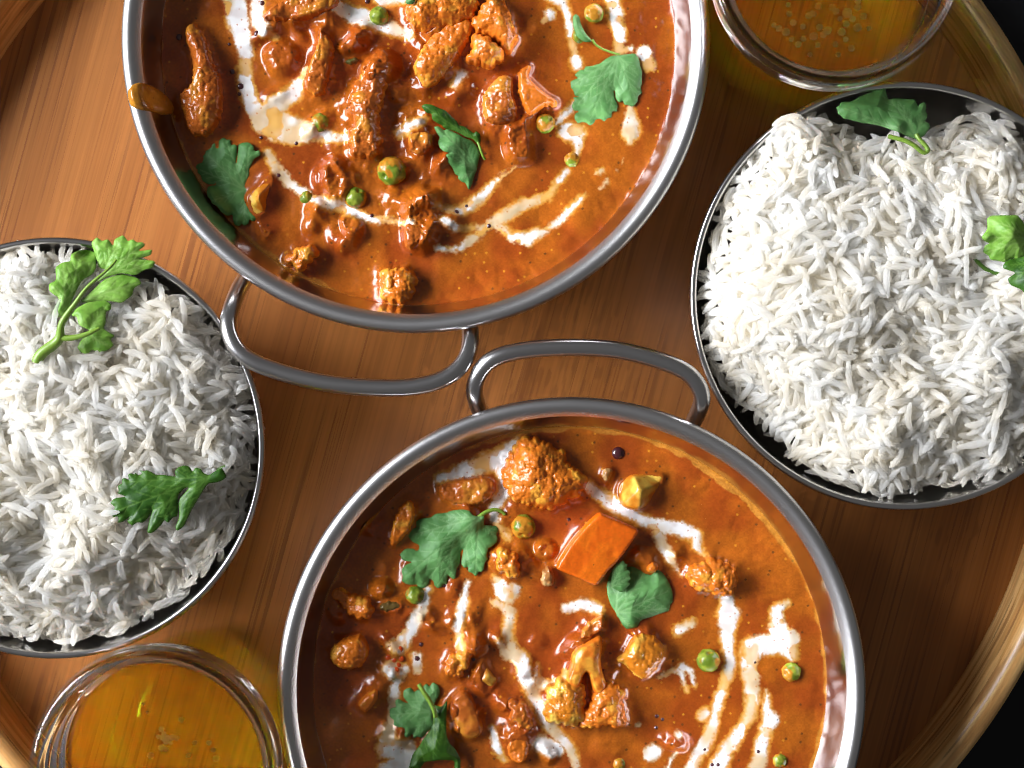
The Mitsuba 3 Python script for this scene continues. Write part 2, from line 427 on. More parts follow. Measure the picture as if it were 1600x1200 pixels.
    for q, k in enumerate(sorted(big)):
        M, gi = placed[k]
        name = key + '__grain' + (f'_{q:03d}' if q else '')
        scene[name] = {**GDICT[gi], 'to_world': T(M.tolist())}
    # the packed rice underneath
    st = 2
    ys, xs = np.arange(0, ny, st), np.arange(0, nx, st)
    sub = ((d.reshape(ny, nx) > 0.0034) & (np.hypot(gx - bowl[0][0], gy - bowl[0][1]) < bowl[1] - 0.0085))[::st, ::st]
    zsub = (tgt - 0.0019 + 0.0008 * n2(g, 330, seed + 9, 2).reshape(ny, nx))[::st, ::st]
    idx = -np.ones(sub.shape, int); idx[sub] = np.arange(sub.sum())
    v = np.stack([gx[::st, ::st][sub], gy[::st, ::st][sub], zsub[sub]], -1)
    a, b, c_, e = idx[:-1, :-1], idx[:-1, 1:], idx[1:, 1:], idx[1:, :-1]
    ok = (a >= 0) & (b >= 0) & (c_ >= 0) & (e >= 0)
    tri = np.vstack([np.stack([a[ok], b[ok], c_[ok]], 1), np.stack([a[ok], c_[ok], e[ok]], 1)])
    add(key + '__packed_rice', closed(v[:, :2], tri, 0, v[:, 2], v[:, 2] - 0.004), 'mat_rice_core', 40)
    labels[key + '__packed_rice'] = {'kind': 'stuff'}

    def height(p):
        j = np.clip(((p[:, 0] - x0) / h).astype(int), 0, nx - 1); i = np.clip(((p[:, 1] - y0) / h).astype(int), 0, ny - 1)
        return H[i, j]
    return height


GDICT = [mikit.ply(trimesh.Trimesh(*g, process=False), 'mat_rice', smooth=True) for g in GRAINS]
RICE1 = rice('rice_heap', [(-120, 410), (-40, 392), (60, 388), (130, 402), (190, 440), (250, 455), (330, 500), (378, 560), (403, 640), (398, 720), (378, 790), (366, 860), (320, 885), (285, 905), (272, 948), (215, 962),
                           (190, 992), (110, 1012), (20, 1000), (-80, 990), (-190, 900), (-232, 760), (-232, 620), (-190, 480)], 0.0372, 0.0520,
             [(250, 500, 40, .004), (60, 700, 70, .002), (330, 690, 40, .003), (20, 430, 40, .004), (150, 640, 40, -.002), (270, 790, 40, -.002)], 5400, 3, (R1, R1R))
tag('rice_heap', 'heap of white long grain rice in the left bowl', 'rice')
RICE2 = rice('rice_heap_001', [(1238, 172), (1300, 182), (1330, 205), (1400, 218), (1460, 212), (1500, 182), (1560, 176), (1610, 196), (1680, 250), (1722, 350), (1735, 470), (1710, 600), (1650, 700), (1600, 752),
                               (1520, 748), (1440, 772), (1350, 776), (1284, 752), (1252, 700), (1192, 648), (1150, 608), (1106, 572), (1092, 500), (1104, 400), (1120, 320), (1165, 240)], 0.0372, 0.0525,
             [(1240, 200, 30, .004), (1200, 300, 40, .002), (1330, 480, 60, .003), (1210, 460, 50, .003), (1420, 560, 50, -.003), (1400, 700, 50, .003), (1500, 420, 40, -.003), (1560, 230, 30, .003)], 5600, 8, (R2, R2R))
tag('rice_heap_001', 'heap of white long grain rice in the right bowl', 'rice')


# ------------------------------------------------------------------ curries: strokes of cream (pixel x, y, half width)
CREAM1 = [[(352, -30, 14), (366, 0, 20), (374, 40, 17), (384, 85, 12), (384, 130, 13), (396, 168, 15), (424, 194, 24), (466, 206, 21), (502, 213, 12), (545, 216, 6)],
          [(404, -20, 12), (402, 30, 11), (416, 52, 11), (432, 58, 8)], [(476, 112, 8), (458, 148, 12), (428, 166, 17), (408, 190, 18)], [(418, 238, 6), (432, 262, 10), (452, 286, 8), (482, 306, 8), (512, 320, 9), (542, 325, 9), (575, 341, 8), (605, 345, 8), (645, 352, 6)],
          [(515, 8, 10), (560, 26, 18), (602, 40, 14), (640, 58, 6)], [(596, -4, 14), (640, -8, 12)],
          [(690, 326, 8), (718, 330, 11), (740, 318, 9), (782, 279, 6), (806, 261, 4)], [(682, 388, 5), (721, 389, 7), (757, 357, 10), (808, 325, 9), (859, 305, 7), (886, 266, 4)],
          [(772, 350, 8), (800, 370, 8), (824, 375, 11), (840, 364, 8), (871, 350, 6), (901, 318, 5), (914, 301, 3)], [(692, 342, 7), (715, 360, 7), (740, 356, 6), (757, 352, 6)],
          [(952, -10, 12), (964, 30, 12), (968, 60, 10), (968, 80, 12), (985, 76, 6)], [(984, 166, 4), (985, 195, 13), (985, 207, 14), (984, 222, 5)], [(1008, 84, 14), (1013, 100, 13)],
          [(845, -10, 6), (880, 5, 7), (890, 36, 7), (895, 69, 8), (902, 102, 9)], [(848, 32, 8), (860, 22, 9)], [(888, 205, 15), (902, 206, 14), (905, 228, 7), (898, 247, 3)], [(870, 192, 4), (890, 172, 6), (897, 160, 2)],
          [(934, 270, 6), (938, 267, 6)], [(966, 264, 2), (974, 248, 3)], [(938, 294, 3), (949, 282, 3)], [(708, 136, 8), (720, 118, 9)], [(625, 210, 9), (641, 198, 8), (662, 192, 6)]]
CREAM2 = [[(686, 748, 7), (730, 733, 14), (776, 717, 16), (806, 690, 9)], [(784, 725, 10), (788, 768, 11), (771, 795, 10), (772, 815, 7), (795, 840, 6)], [(776, 905, 9), (790, 928, 17), (800, 922, 13)],
          [(775, 942, 10), (797, 955, 9), (793, 984, 8), (800, 1012, 9), (812, 1030, 14)], [(779, 1001, 4), (791, 1022, 10), (812, 1030, 14), (821, 1057, 12), (836, 1089, 10), (850, 1119, 9), (865, 1143, 9), (880, 1156, 8), (893, 1174, 8), (900, 1200, 6)],
          [(838, 1044, 6), (843, 1068, 8), (866, 1071, 8), (886, 1054, 7)], [(846, 1162, 14), (868, 1172, 13)], [(667, 921, 8), (656, 957, 11), (640, 987, 11), (622, 1008, 15), (607, 1006, 7)],
          [(612, 1045, 17), (628, 1048, 12), (617, 1074, 9), (616, 1101, 9), (612, 1130, 9), (608, 1156, 16), (628, 1170, 22), (600, 1170, 14)], [(640, 1185, 20), (600, 1205, 12)],
          [(730, 910, 5), (721, 951, 9), (715, 981, 8), (721, 1014, 7)], [(652, 1026, 9), (652, 1046, 8)],
          [(1135, 934, 11), (1138, 960, 19), (1136, 990, 11), (1138, 1014, 9), (1141, 1035, 10), (1133, 1065, 9), (1123, 1092, 8), (1117, 1125, 8), (1102, 1158, 11), (1087, 1188, 11), (1075, 1220, 12)],
          [(1232, 942, 4), (1214, 954, 10), (1213, 976, 15), (1226, 1000, 24), (1240, 1024, 10)], [(1206, 1006, 18), (1176, 1011, 17), (1171, 1038, 14), (1175, 1068, 12), (1175, 1095, 11), (1171, 1119, 10), (1156, 1143, 9), (1135, 1173, 12), (1120, 1200, 14)],
          [(1198, 1078, 2), (1198, 1110, 8), (1205, 1124, 13), (1192, 1152, 9), (1189, 1179, 12), (1181, 1205, 13)], [(1097, 1119, 8), (1102, 1114, 8)], [(1016, 1178, 13), (1022, 1176, 13)], [(1060, 1146, 6), (1061, 1145, 6)],
          [(997, 1134, 4), (998, 1134, 4)], [(1055, 1176, 3), (1044, 1198, 4)], [(1030, 1059, 5), (1051, 1047, 8), (1064, 1050, 7), (1073, 1078, 4)], [(1064, 1042, 7), (1078, 1048, 6), (1083, 1069, 4)],
          [(884, 950, 8), (910, 943, 10), (936, 951, 8)], [(1060, 986, 8), (1082, 974, 6)], [(915, 757, 8), (943, 777, 12), (964, 792, 11), (994, 807, 8), (1024, 820, 12), (1060, 826, 14), (1087, 834, 9), (1090, 858, 7), (1099, 867, 5)],
          [(1026, 832, 9), (1042, 861, 10), (1048, 876, 8), (1062, 896, 4)], [(768, 1138, 7), (776, 1165, 8), (786, 1187, 5)]]


def segments(strokes):
    s = FOCAL / (CAM_H - CURRY_Z)
    out = []
    for st in strokes:
        p = W([(x, y) for x, y, _ in st], CURRY_Z)
        for (a, b), r0, r1 in zip(zip(p[:-1], p[1:]), [w for *_, w in st][:-1], [w for *_, w in st][1:]):
            out.append((*a, *b, r0 / s, r1 / s))
    return out


def cream_at(segs, x, y):
    """How deep inside the poured cream a point lies, metres (negative outside); edges broken up by noise."""
    x, y = mi.Float(x), mi.Float(y)
    wx = x + (noise(x * 520, y * 520, 1.0) - 0.5) * 0.00045 + (noise(x * 1500, y * 1500, 5.0) - 0.5) * 0.0003
    wy = y + (noise(x * 520, y * 520, 9.0) - 0.5) * 0.00045 + (noise(x * 1500, y * 1500, 7.0) - 0.5) * 0.0003
    best = mi.Float(-1.0)
    for ax, ay, bx, by, r0, r1 in segs:
        ex, ey = bx - ax, by - ay
        t = dr.clip(((wx - ax) * ex + (wy - ay) * ey) / (ex * ex + ey * ey), 0, 1)
        d = dr.sqrt(dr.square(wx - ax - t * ex) + dr.square(wy - ay - t * ey))
        best = dr.maximum(best, r0 + (r1 - r0) * t - d)
    return best


def curry_fn(segs, c, thin):
    cx, cy = float(c[0]), float(c[1])

    def fn(p, n, uv):
        x, y = p.x, p.y
        k = cream_at(segs, x, y)
        fine = noise(x * 2600, y * 2600, 2.0)
        w = fbm(x * 110, y * 110, p.z * 110, 3)
        c = mix(mi.Color3f(0.272, 0.049, 0.0050), mi.Color3f(0.372, 0.092, 0.0070), smoothstep(0.3, 0.7, w)) * (0.88 + 0.24 * fine)
        # herb and spice specks
        f1, f2, id1 = voronoi(x * 420, y * 420)
        c = mix(c, mi.Color3f(0.07, 0.03, 0.008), 0.8 * smoothstep(0.20, 0.06, f1) * smoothstep(0.84, 0.9, id1))
        c = mix(c, mi.Color3f(0.62, 0.26, 0.02), 0.7 * smoothstep(0.2, 0.05, f1) * smoothstep(0.09, 0.05, id1))
        # dried spiced oil along the wall
        dx, dy = x - cx, y - cy
        r = dr.sqrt(dx * dx + dy * dy)
        edge = smoothstep(0.0669, 0.0676, r + (fbm(x * 260, y * 260, 3.0, 3) - 0.5) * 0.0024 + (noise(x * 35, y * 35, 6.0) - 0.5) * 0.0034)
        c = mix(c, mix(mi.Color3f(0.46, 0.20, 0.022), mi.Color3f(0.60, 0.31, 0.05), fine), 0.5 * edge)
        # cream, with a halo of oil where it breaks up
        blot = fbm(x * 240, y * 240, 11.0, 3)
        thinness = smoothstep(0.50, 0.66, blot) * thin
        grain = noise(x * 1900, y * 1900, 15.0)
        kk = k + (grain - 0.5) * 0.0006 - thinness * 0.0006
        oil = mix(mi.Color3f(0.60, 0.20, 0.012), mi.Color3f(0.74, 0.40, 0.06), blot)
        c = mix(c, oil, 0.75 * smoothstep(-0.0011, -0.0001, kk) * smoothstep(0.35, 0.6, noise(x * 170, y * 170, 19.0)))
        tint = mix(mi.Color3f(0.86, 0.845, 0.82), mi.Color3f(0.66, 0.49, 0.29), smoothstep(0.50, 0.70, fbm(x * 130, y * 130, 23.0, 2)))
        tint = mix(mi.Color3f(0.66, 0.40, 0.17), tint, smoothstep(-0.0001, 0.0010, kk))
        c = mix(c, tint, smoothstep(-0.0005, 0.0006, kk) * (0.80 + 0.20 * smoothstep(0.25, 0.6, fbm(x * 420, y * 420, 27.0, 2))))
        c = mix(c, oil, 0.8 * thin * smoothstep(0.57, 0.66, blot) * smoothstep(-0.0003, 0.0004, kk))
        # spice dots and tiny bubbles lying on the cream
        g1, g2, id2 = voronoi(x * 560 + 7, y * 560)
        dots = smoothstep(0.17, 0.08, g1) * smoothstep(0.66, 0.72, id2)
        return mix(c, mix(mi.Color3f(0.58, 0.16, 0.012), mi.Color3f(0.14, 0.03, 0.02), smoothstep(0.96, 0.97, id2)), 0.7 * dots * smoothstep(0.0, 0.0008, k))
    return mikit.proc(fn)


def unpx(pts, z):
    return Polygon(chaikin(W(pts, z), 2)).buffer(0)


def curry(key, c, strokes, chunks, lumps, rough_zone, seed, thin, knots):
    segs = segments(strokes)
    scene['mat_' + key] = pr(curry_fn(segs, c, thin), 0.2, 0.5)
    disc = Point(*c).buffer(0.0681, 128)
    pts, tri, nb, dist = patch(disc, 0.00042)
    z = np.full(len(pts), CURRY_Z)
    z += 0.0015 * n2(pts, 110, seed, 3) + 0.00035 * n2(pts, 420, seed + 1, 2)
    for poly, hgt, wd, rough in lumps:
        pg = unpx(poly, CURRY_Z + hgt / 2)
        x0, y0, x1, y1 = pg.buffer(0.004).bounds
        m = (pts[:, 0] > x0) & (pts[:, 0] < x1) & (pts[:, 1] > y0) & (pts[:, 1] < y1)
        q = pts[m]
        d = shapely.distance(shapely.points(q), pg.exterior) * np.where(shapely.contains_xy(pg, q[:, 0], q[:, 1]), 1, -1)
        s = np.clip((d + 0.0012) / wd, 0, 1); s = s * s * (3 - 2 * s)
        z[m] += s * (hgt + rough * (0.0026 * n2(q, 330, seed + 3, 3) + 0.0006 * bumps(q, 0.0011, seed)))
    if rough_zone is not None:
        pg = unpx(rough_zone, CURRY_Z)
        d = shapely.distance(shapely.points(pts), pg.exterior) * np.where(shapely.contains_xy(pg, pts[:, 0], pts[:, 1]), 1, -1)
        s = np.clip(d / 0.008, 0, 1)
        z += s * (0.0036 * np.maximum(0, n2(pts, 170, seed + 5, 3) + 0.06) + 0.0009 * n2(pts, 520, seed + 6, 2))
    # pieces just under the surface
    r = np.random.default_rng(seed + 40)
    for zone, num in knots:
        for _ in range(num):
            px = np.array([r.uniform(zone[0], zone[2]), r.uniform(zone[1], zone[3])])
            o, a = W(px, CURRY_Z), r.uniform(0, np.pi)
            rx, ry, hh = r.uniform(0.0018, 0.0050), r.uniform(0.0015, 0.0032), r.uniform(0.0008, 0.0026)
            q = pts - o
            u, v = (q[:, 0] * math.cos(a) + q[:, 1] * math.sin(a)) / rx, (-q[:, 0] * math.sin(a) + q[:, 1] * math.cos(a)) / ry
            e = np.exp(-(u * u + v * v) ** 1.5 * 0.8)
            z += hh * e * (1 + 1.1 * n2(pts, 420, seed + 8, 2))
    # the sauce climbs a little where it meets a chunk and the wall
    for poly in chunks:
        x0, y0, x1, y1 = poly.buffer(0.007).bounds
        m = (pts[:, 0] > x0) & (pts[:, 0] < x1) & (pts[:, 1] > y0) & (pts[:, 1] < y1)
        q = pts[m]
        d = np.where(shapely.contains_xy(poly, q[:, 0], q[:, 1]), 0, shapely.distance(shapely.points(q), poly))
        z[m] += 0.0016 * np.exp(-d / 0.0011)
    z += 0.0009 * np.exp(-dist / 0.0009)
    add(key + '__sauce', trimesh.Trimesh(np.column_stack([pts, z]), tri, process=False), 'mat_' + key, True)
    k = np.array(cream_at(segs, np.ascontiguousarray(pts[:, 0]), np.ascontiguousarray(pts[:, 1])))
    on = (k[tri] > -0.0003).all(1)
    use, inv = np.unique(tri[on], return_inverse=True)
    lift = 0.00003 + 0.00016 * np.clip((k[use] + 0.0003) / 0.0016, 0, 1)
    add(key + '__cream', trimesh.Trimesh(np.column_stack([pts[use], z[use] + lift]), inv.reshape(-1, 3), process=False), 'mat_' + key, True)
    labels[key + '__cream'] = {'label': 'white cream drizzled over the sauce'}
    tree = cKDTree(pts)
    return lambda p: z[tree.query(np.atleast_2d(p)[:, :2])[1]]


# ------------------------------------------------------------------ chunks in the sauce
def chunk_poly(px, hgt, knobby=0.0, seed=0):
    pg = unpx(px, CURRY_Z + 0.6 * hgt)
    if knobby:
        r = np.random.default_rng(seed)
        ring = pg.buffer(-0.0007).exterior if pg.buffer(-0.0007).geom_type == 'Polygon' and not pg.buffer(-0.0007).is_empty else pg.exterior
        n = max(5, int(ring.length / 0.0019))
        pg = shapely.union_all([pg.buffer(-0.0004)] + [Point(ring.interpolate((i + r.uniform(-.3, .3)) / n, normalized=True)).buffer(knobby * r.uniform(0.5, 1.15)) for i in range(n)]).buffer(0.0002)
        if pg.geom_type != 'Polygon':
            pg = max(pg.geoms, key=lambda g: g.area)
    return pg


def chunk_mesh(pg, hgt, kind, seed, base=CURRY_Z, h=0.00027):
    pts, tri, nb, d = patch(pg, h)
    cen = pts.mean(0)
    edge = np.clip(d / 0.0011, 0, 1); edge = np.sqrt(1 - (1 - edge) ** 2)
    _, nn = cKDTree(pts).query(pts, k=min(160, len(pts)))
    d = d[nn].mean(1)
    dm = max(d.max(), 1e-6)
    if kind == 'carrot':
        wd = 0.0007
        top = hgt * (0.90 + 0.10 * edge) + (pts - cen) @ np.array([-0.10, 0.05]) + 0.0003 * n2(pts, 500, seed, 3) + 0.0005 * n2(pts, 150, seed, 2)
    elif kind == 'potato':
        r = np.random.default_rng(seed)
        s = np.clip(d / 0.0011, 0, 1)
        pl = [np.ones(len(pts))]
        for a in r.uniform(0, 2 * np.pi) + np.arange(4) * np.pi / 2 + r.uniform(-0.4, 0.4, 4):
            pl.append(r.uniform(0.95, 1.3) - r.uniform(0.25, 0.75) * ((pts - cen) @ np.array([math.cos(a), math.sin(a)])) / dm)
        facet = -np.log(sum(np.exp(-18 * q) for q in pl)) / 18
        top = hgt * np.maximum(0.25, facet) * (0.72 + 0.28 * np.sqrt(1 - (1 - s) ** 2)) + 0.0006 * n2(pts, 320, seed, 3)
    elif kind == 'floret':
        s = np.clip(d / (0.9 * dm), 0, 1)
        top = hgt * (0.22 + 0.78 * np.sqrt(1 - (1 - s) ** 2)) + (0.0006 * bumps(pts, 0.0026, seed) + 0.00022 * bumps(pts, 0.0009, seed + 1) - 0.0006 + 0.0034 * n2(pts, 170, seed, 2) + 0.0003 * n2(pts, 900, seed, 2)) * np.clip(d / 0.0008 + 0.45, 0, 1)
    elif kind == 'stem':
        s = np.clip(d / (0.95 * dm), 0, 1)
        top = hgt * (0.3 + 0.7 * np.sqrt(1 - (1 - s) ** 2)) + (0.0030 * n2(pts, 150, seed, 3) + 0.0005 * n2(pts, 600, seed, 2)) * np.clip(d / 0.001 + 0.3, 0, 1)
    else:
        s = np.clip(d / (0.8 * dm), 0, 1)
        top = hgt * (0.2 + 0.8 * np.sqrt(1 - (1 - s) ** 2)) + (0.0034 * n2(pts, 190, seed, 2) + 0.0003 * n2(pts, 800, seed, 2) + 0.0003 * bumps(pts, 0.0013, seed)) * np.clip(d / 0.001 + 0.3, 0, 1)
    if kind != 'carrot':
        top = top * (0.35 + 0.65 * edge)
    return closed(pts, tri, nb, base + top, np.full(len(pts), base - 0.004)), pts, top


def blob(px, z, r, squash=0.9, sub=3, seed=0, wrinkle=0.05):
    m = trimesh.creation.icosphere(sub, r)
    v = m.vertices
    dirn = v / r
    v = v * (1 + wrinkle * (meshkit.fbm(dirn * 3.1 + seed * 7.7, 3, seed)[:, None] - 0.5) * 2)
    v[:, 2] *= squash
    a = seed * 1.7
    # a small dimple
    dim = np.array([math.cos(a) * 0.6, math.sin(a) * 0.6, 0.55]); dim /= np.linalg.norm(dim)
    v -= dirn * (r * 0.3 * np.exp(-((dirn - dim) ** 2).sum(1) / 0.05))[:, None]
    c = W(px, z)
    return trimesh.Trimesh(v + np.array([c[0], c[1], z]), m.faces, process=False)


def A(pts): return C(180, 0, 3.3333, pts)
def B3(pts): return C(600, 0, 6.6667, pts)
def B4(pts): return C(720, 80, 6.6667, pts)
def B5(pts): return C(440, 0, 4.8, pts)
def B6(pts): return C(380, 330, 5.3333, pts)
def L1c(pts): return C(280, 190, 6, pts)
def D6(pts): return C(770, 670, 4.8, pts)
def D7(pts): return C(830, 930, 5.456, pts)
def D8(pts): return C(690, 980, 5.453, pts)
def D5(pts): return C(490, 880, 5.217, pts)
def D2(pts): return C(430, 600, 3.3333, pts)


# name, part, pixel outline, height, kind, material, label, category
CH1 = [
    ('cauliflower_floret', 'stalk', B3([(270, 690), (430, 430), (520, 300), (640, 170), (860, 150), (960, 260), (900, 400), (860, 480), (700, 720), (600, 830), (500, 930), (400, 930), (350, 830)]), .0062, 'coated', 'mat_floret', 'largest cauliflower piece at the top edge of the upper curry with a thick stalk', 'cauliflower'),
    ('cauliflower_floret', 'curd', B3([(230, 90), (270, 10), (400, -60), (600, -90), (960, -90), (1000, 20), (960, 150), (850, 240), (700, 260), (560, 320), (420, 310), (330, 330), (260, 230)]), .0085, 'floret', 'mat_floret', None, None),
    ('cauliflower_floret', 'curd_001', B3([(960, 130), (1050, 60), (1060, -60), (1230, -70), (1260, 100), (1340, 200), (1385, 380), (1350, 520), (1260, 540), (1200, 450), (1080, 380), (960, 330), (880, 260)]), .0095, 'floret', 'mat_floret', None, None),
    ('cauliflower_floret_001', None, B3([(880, 390), (1000, 350), (1060, 380), (1180, 480), (1240, 560), (1200, 650), (1100, 680), (980, 650), (890, 665), (850, 600), (920, 540)]), .0085, 'floret', 'mat_floret', 'small yellow floret under the largest cauliflower piece', 'cauliflower'),
    ('vegetable_piece', None, B4([(210, 520), (260, 380), (380, 250), (500, 220), (560, 280), (550, 460), (600, 560), (600, 770), (500, 790), (300, 780), (230, 680)]), .005, 'coated', 'mat_coated', 'sauce covered lump left of the hooked piece in the upper curry', 'vegetable'),
    ('vegetable_piece_001', None, B4([(590, 180), (690, 130), (745, 130), (735, 190), (700, 250), (830, 380), (930, 460), (1010, 490), (1020, 560), (980, 590), (900, 560), (820, 620), (720, 700), (640, 600), (580, 400)]), .0055, 'coated', 'mat_floret', 'hooked orange piece with a pointed tip beside a wrinkled pea', 'vegetable'),
    ('vegetable_piece_002', None, B5([(270, 200), (340, 240), (410, 340), (370, 560), (310, 750), (180, 680), (160, 620), (220, 430), (270, 330)]), .0055, 'coated', 'mat_coated', 'upright wedge of vegetable beside the cream at upper left', 'vegetable'),
    ('cauliflower_floret_002', None, B5([(520, 680), (560, 600), (640, 480), (700, 400), (780, 360), (800, 450), (780, 620), (740, 740), (720, 900), (740, 1000), (720, 1150), (640, 1190), (500, 1130), (490, 1010), (560, 900), (500, 800)]), .0065, 'floret', 'mat_coated', 'long sauce covered cauliflower piece in the middle of the upper curry', 'cauliflower'),
    ('vegetable_piece_003', None, B5([(930, 1020), (1000, 980), (1130, 980), (1140, 1100), (1060, 1180), (960, 1150)]), .005, 'coated', 'mat_coated', 'brown chunk just left of the folded leaf in the upper curry', 'vegetable'),
    ('pepper_piece', None, B5([(430, 370), (540, 280), (640, 220), (665, 260), (580, 340), (480, 410)]), .003, 'coated', 'mat_pepper', 'dark green pepper strip in the upper curry', 'pepper'),
    ('pepper_piece_001', None, B5([(460, 440), (590, 420), (590, 480), (470, 495)]), .003, 'coated', 'mat_pepper', 'short dark green pepper bit below the longer pepper strip', 'pepper'),
    ('vegetable_piece_004', None, A([(740, 110), (840, 0), (1000, -60), (1150, -60), (1170, 50), (1050, 90), (950, 115), (850, 115)]), .006, 'coated', 'mat_coated', 'brown grainy chunk cut by the top frame edge', 'vegetable'),
    ('vegetable_piece_005', None, A([(345, 150), (410, 95), (475, 190), (510, 330), (550, 400), (560, 560), (520, 680), (440, 720), (370, 690), (340, 560), (320, 480), (400, 450), (400, 330)]), .0065, 'coated', 'mat_coated', 'dark club shaped chunk in the shade by the left wall of the upper dish', 'vegetable'),
    ('potato_piece', None, L1c([(610, 690), (720, 620), (830, 480), (880, 500), (860, 620), (800, 720), (825, 790), (790, 850), (700, 900), (640, 800)]), .0055, 'potato', 'mat_potato', 'yellow potato wedge beside the large leaf on the left wall', 'potato'),
    ('potato_piece_001', None, B6([(125, 125), (150, 110), (195, 150), (240, 165), (190, 235), (160, 210)]), .003, 'potato', 'mat_potato', 'tiny yellow tip below the large leaf in the upper curry', 'potato'),
    ('cauliflower_floret_003', None, B6([(340, 390), (420, 340), (510, 300), (600, 280), (630, 330), (580, 400), (500, 475), (430, 470)]), .0055, 'floret', 'mat_floret', 'small oblong floret alone near the lower left of the upper curry', 'cauliflower'),
    ('potato_piece_002', None, B6([(320, 540), (350, 490), (430, 540), (440, 600), (400, 605)]), .0025, 'potato', 'mat_potato', 'small half sunk potato bit against the lower left wall', 'potato'),
    ('cauliflower_floret_004', None, B6([(1140, 560), (1180, 480), (1260, 460), (1380, 490), (1440, 580), (1420, 680), (1320, 770), (1200, 740), (1140, 690)]), .0065, 'floret', 'mat_floret', 'round glossy floret nearest the lower wall of the upper dish', 'cauliflower'),
    ('vegetable_piece_006', None, B6([(1330, 100), (1400, 90), (1540, 110), (1550, 260), (1480, 265), (1420, 330), (1330, 310)]), .005, 'coated', 'mat_coated', 'sauce covered lump left of where the cream streaks start', 'vegetable'),
]
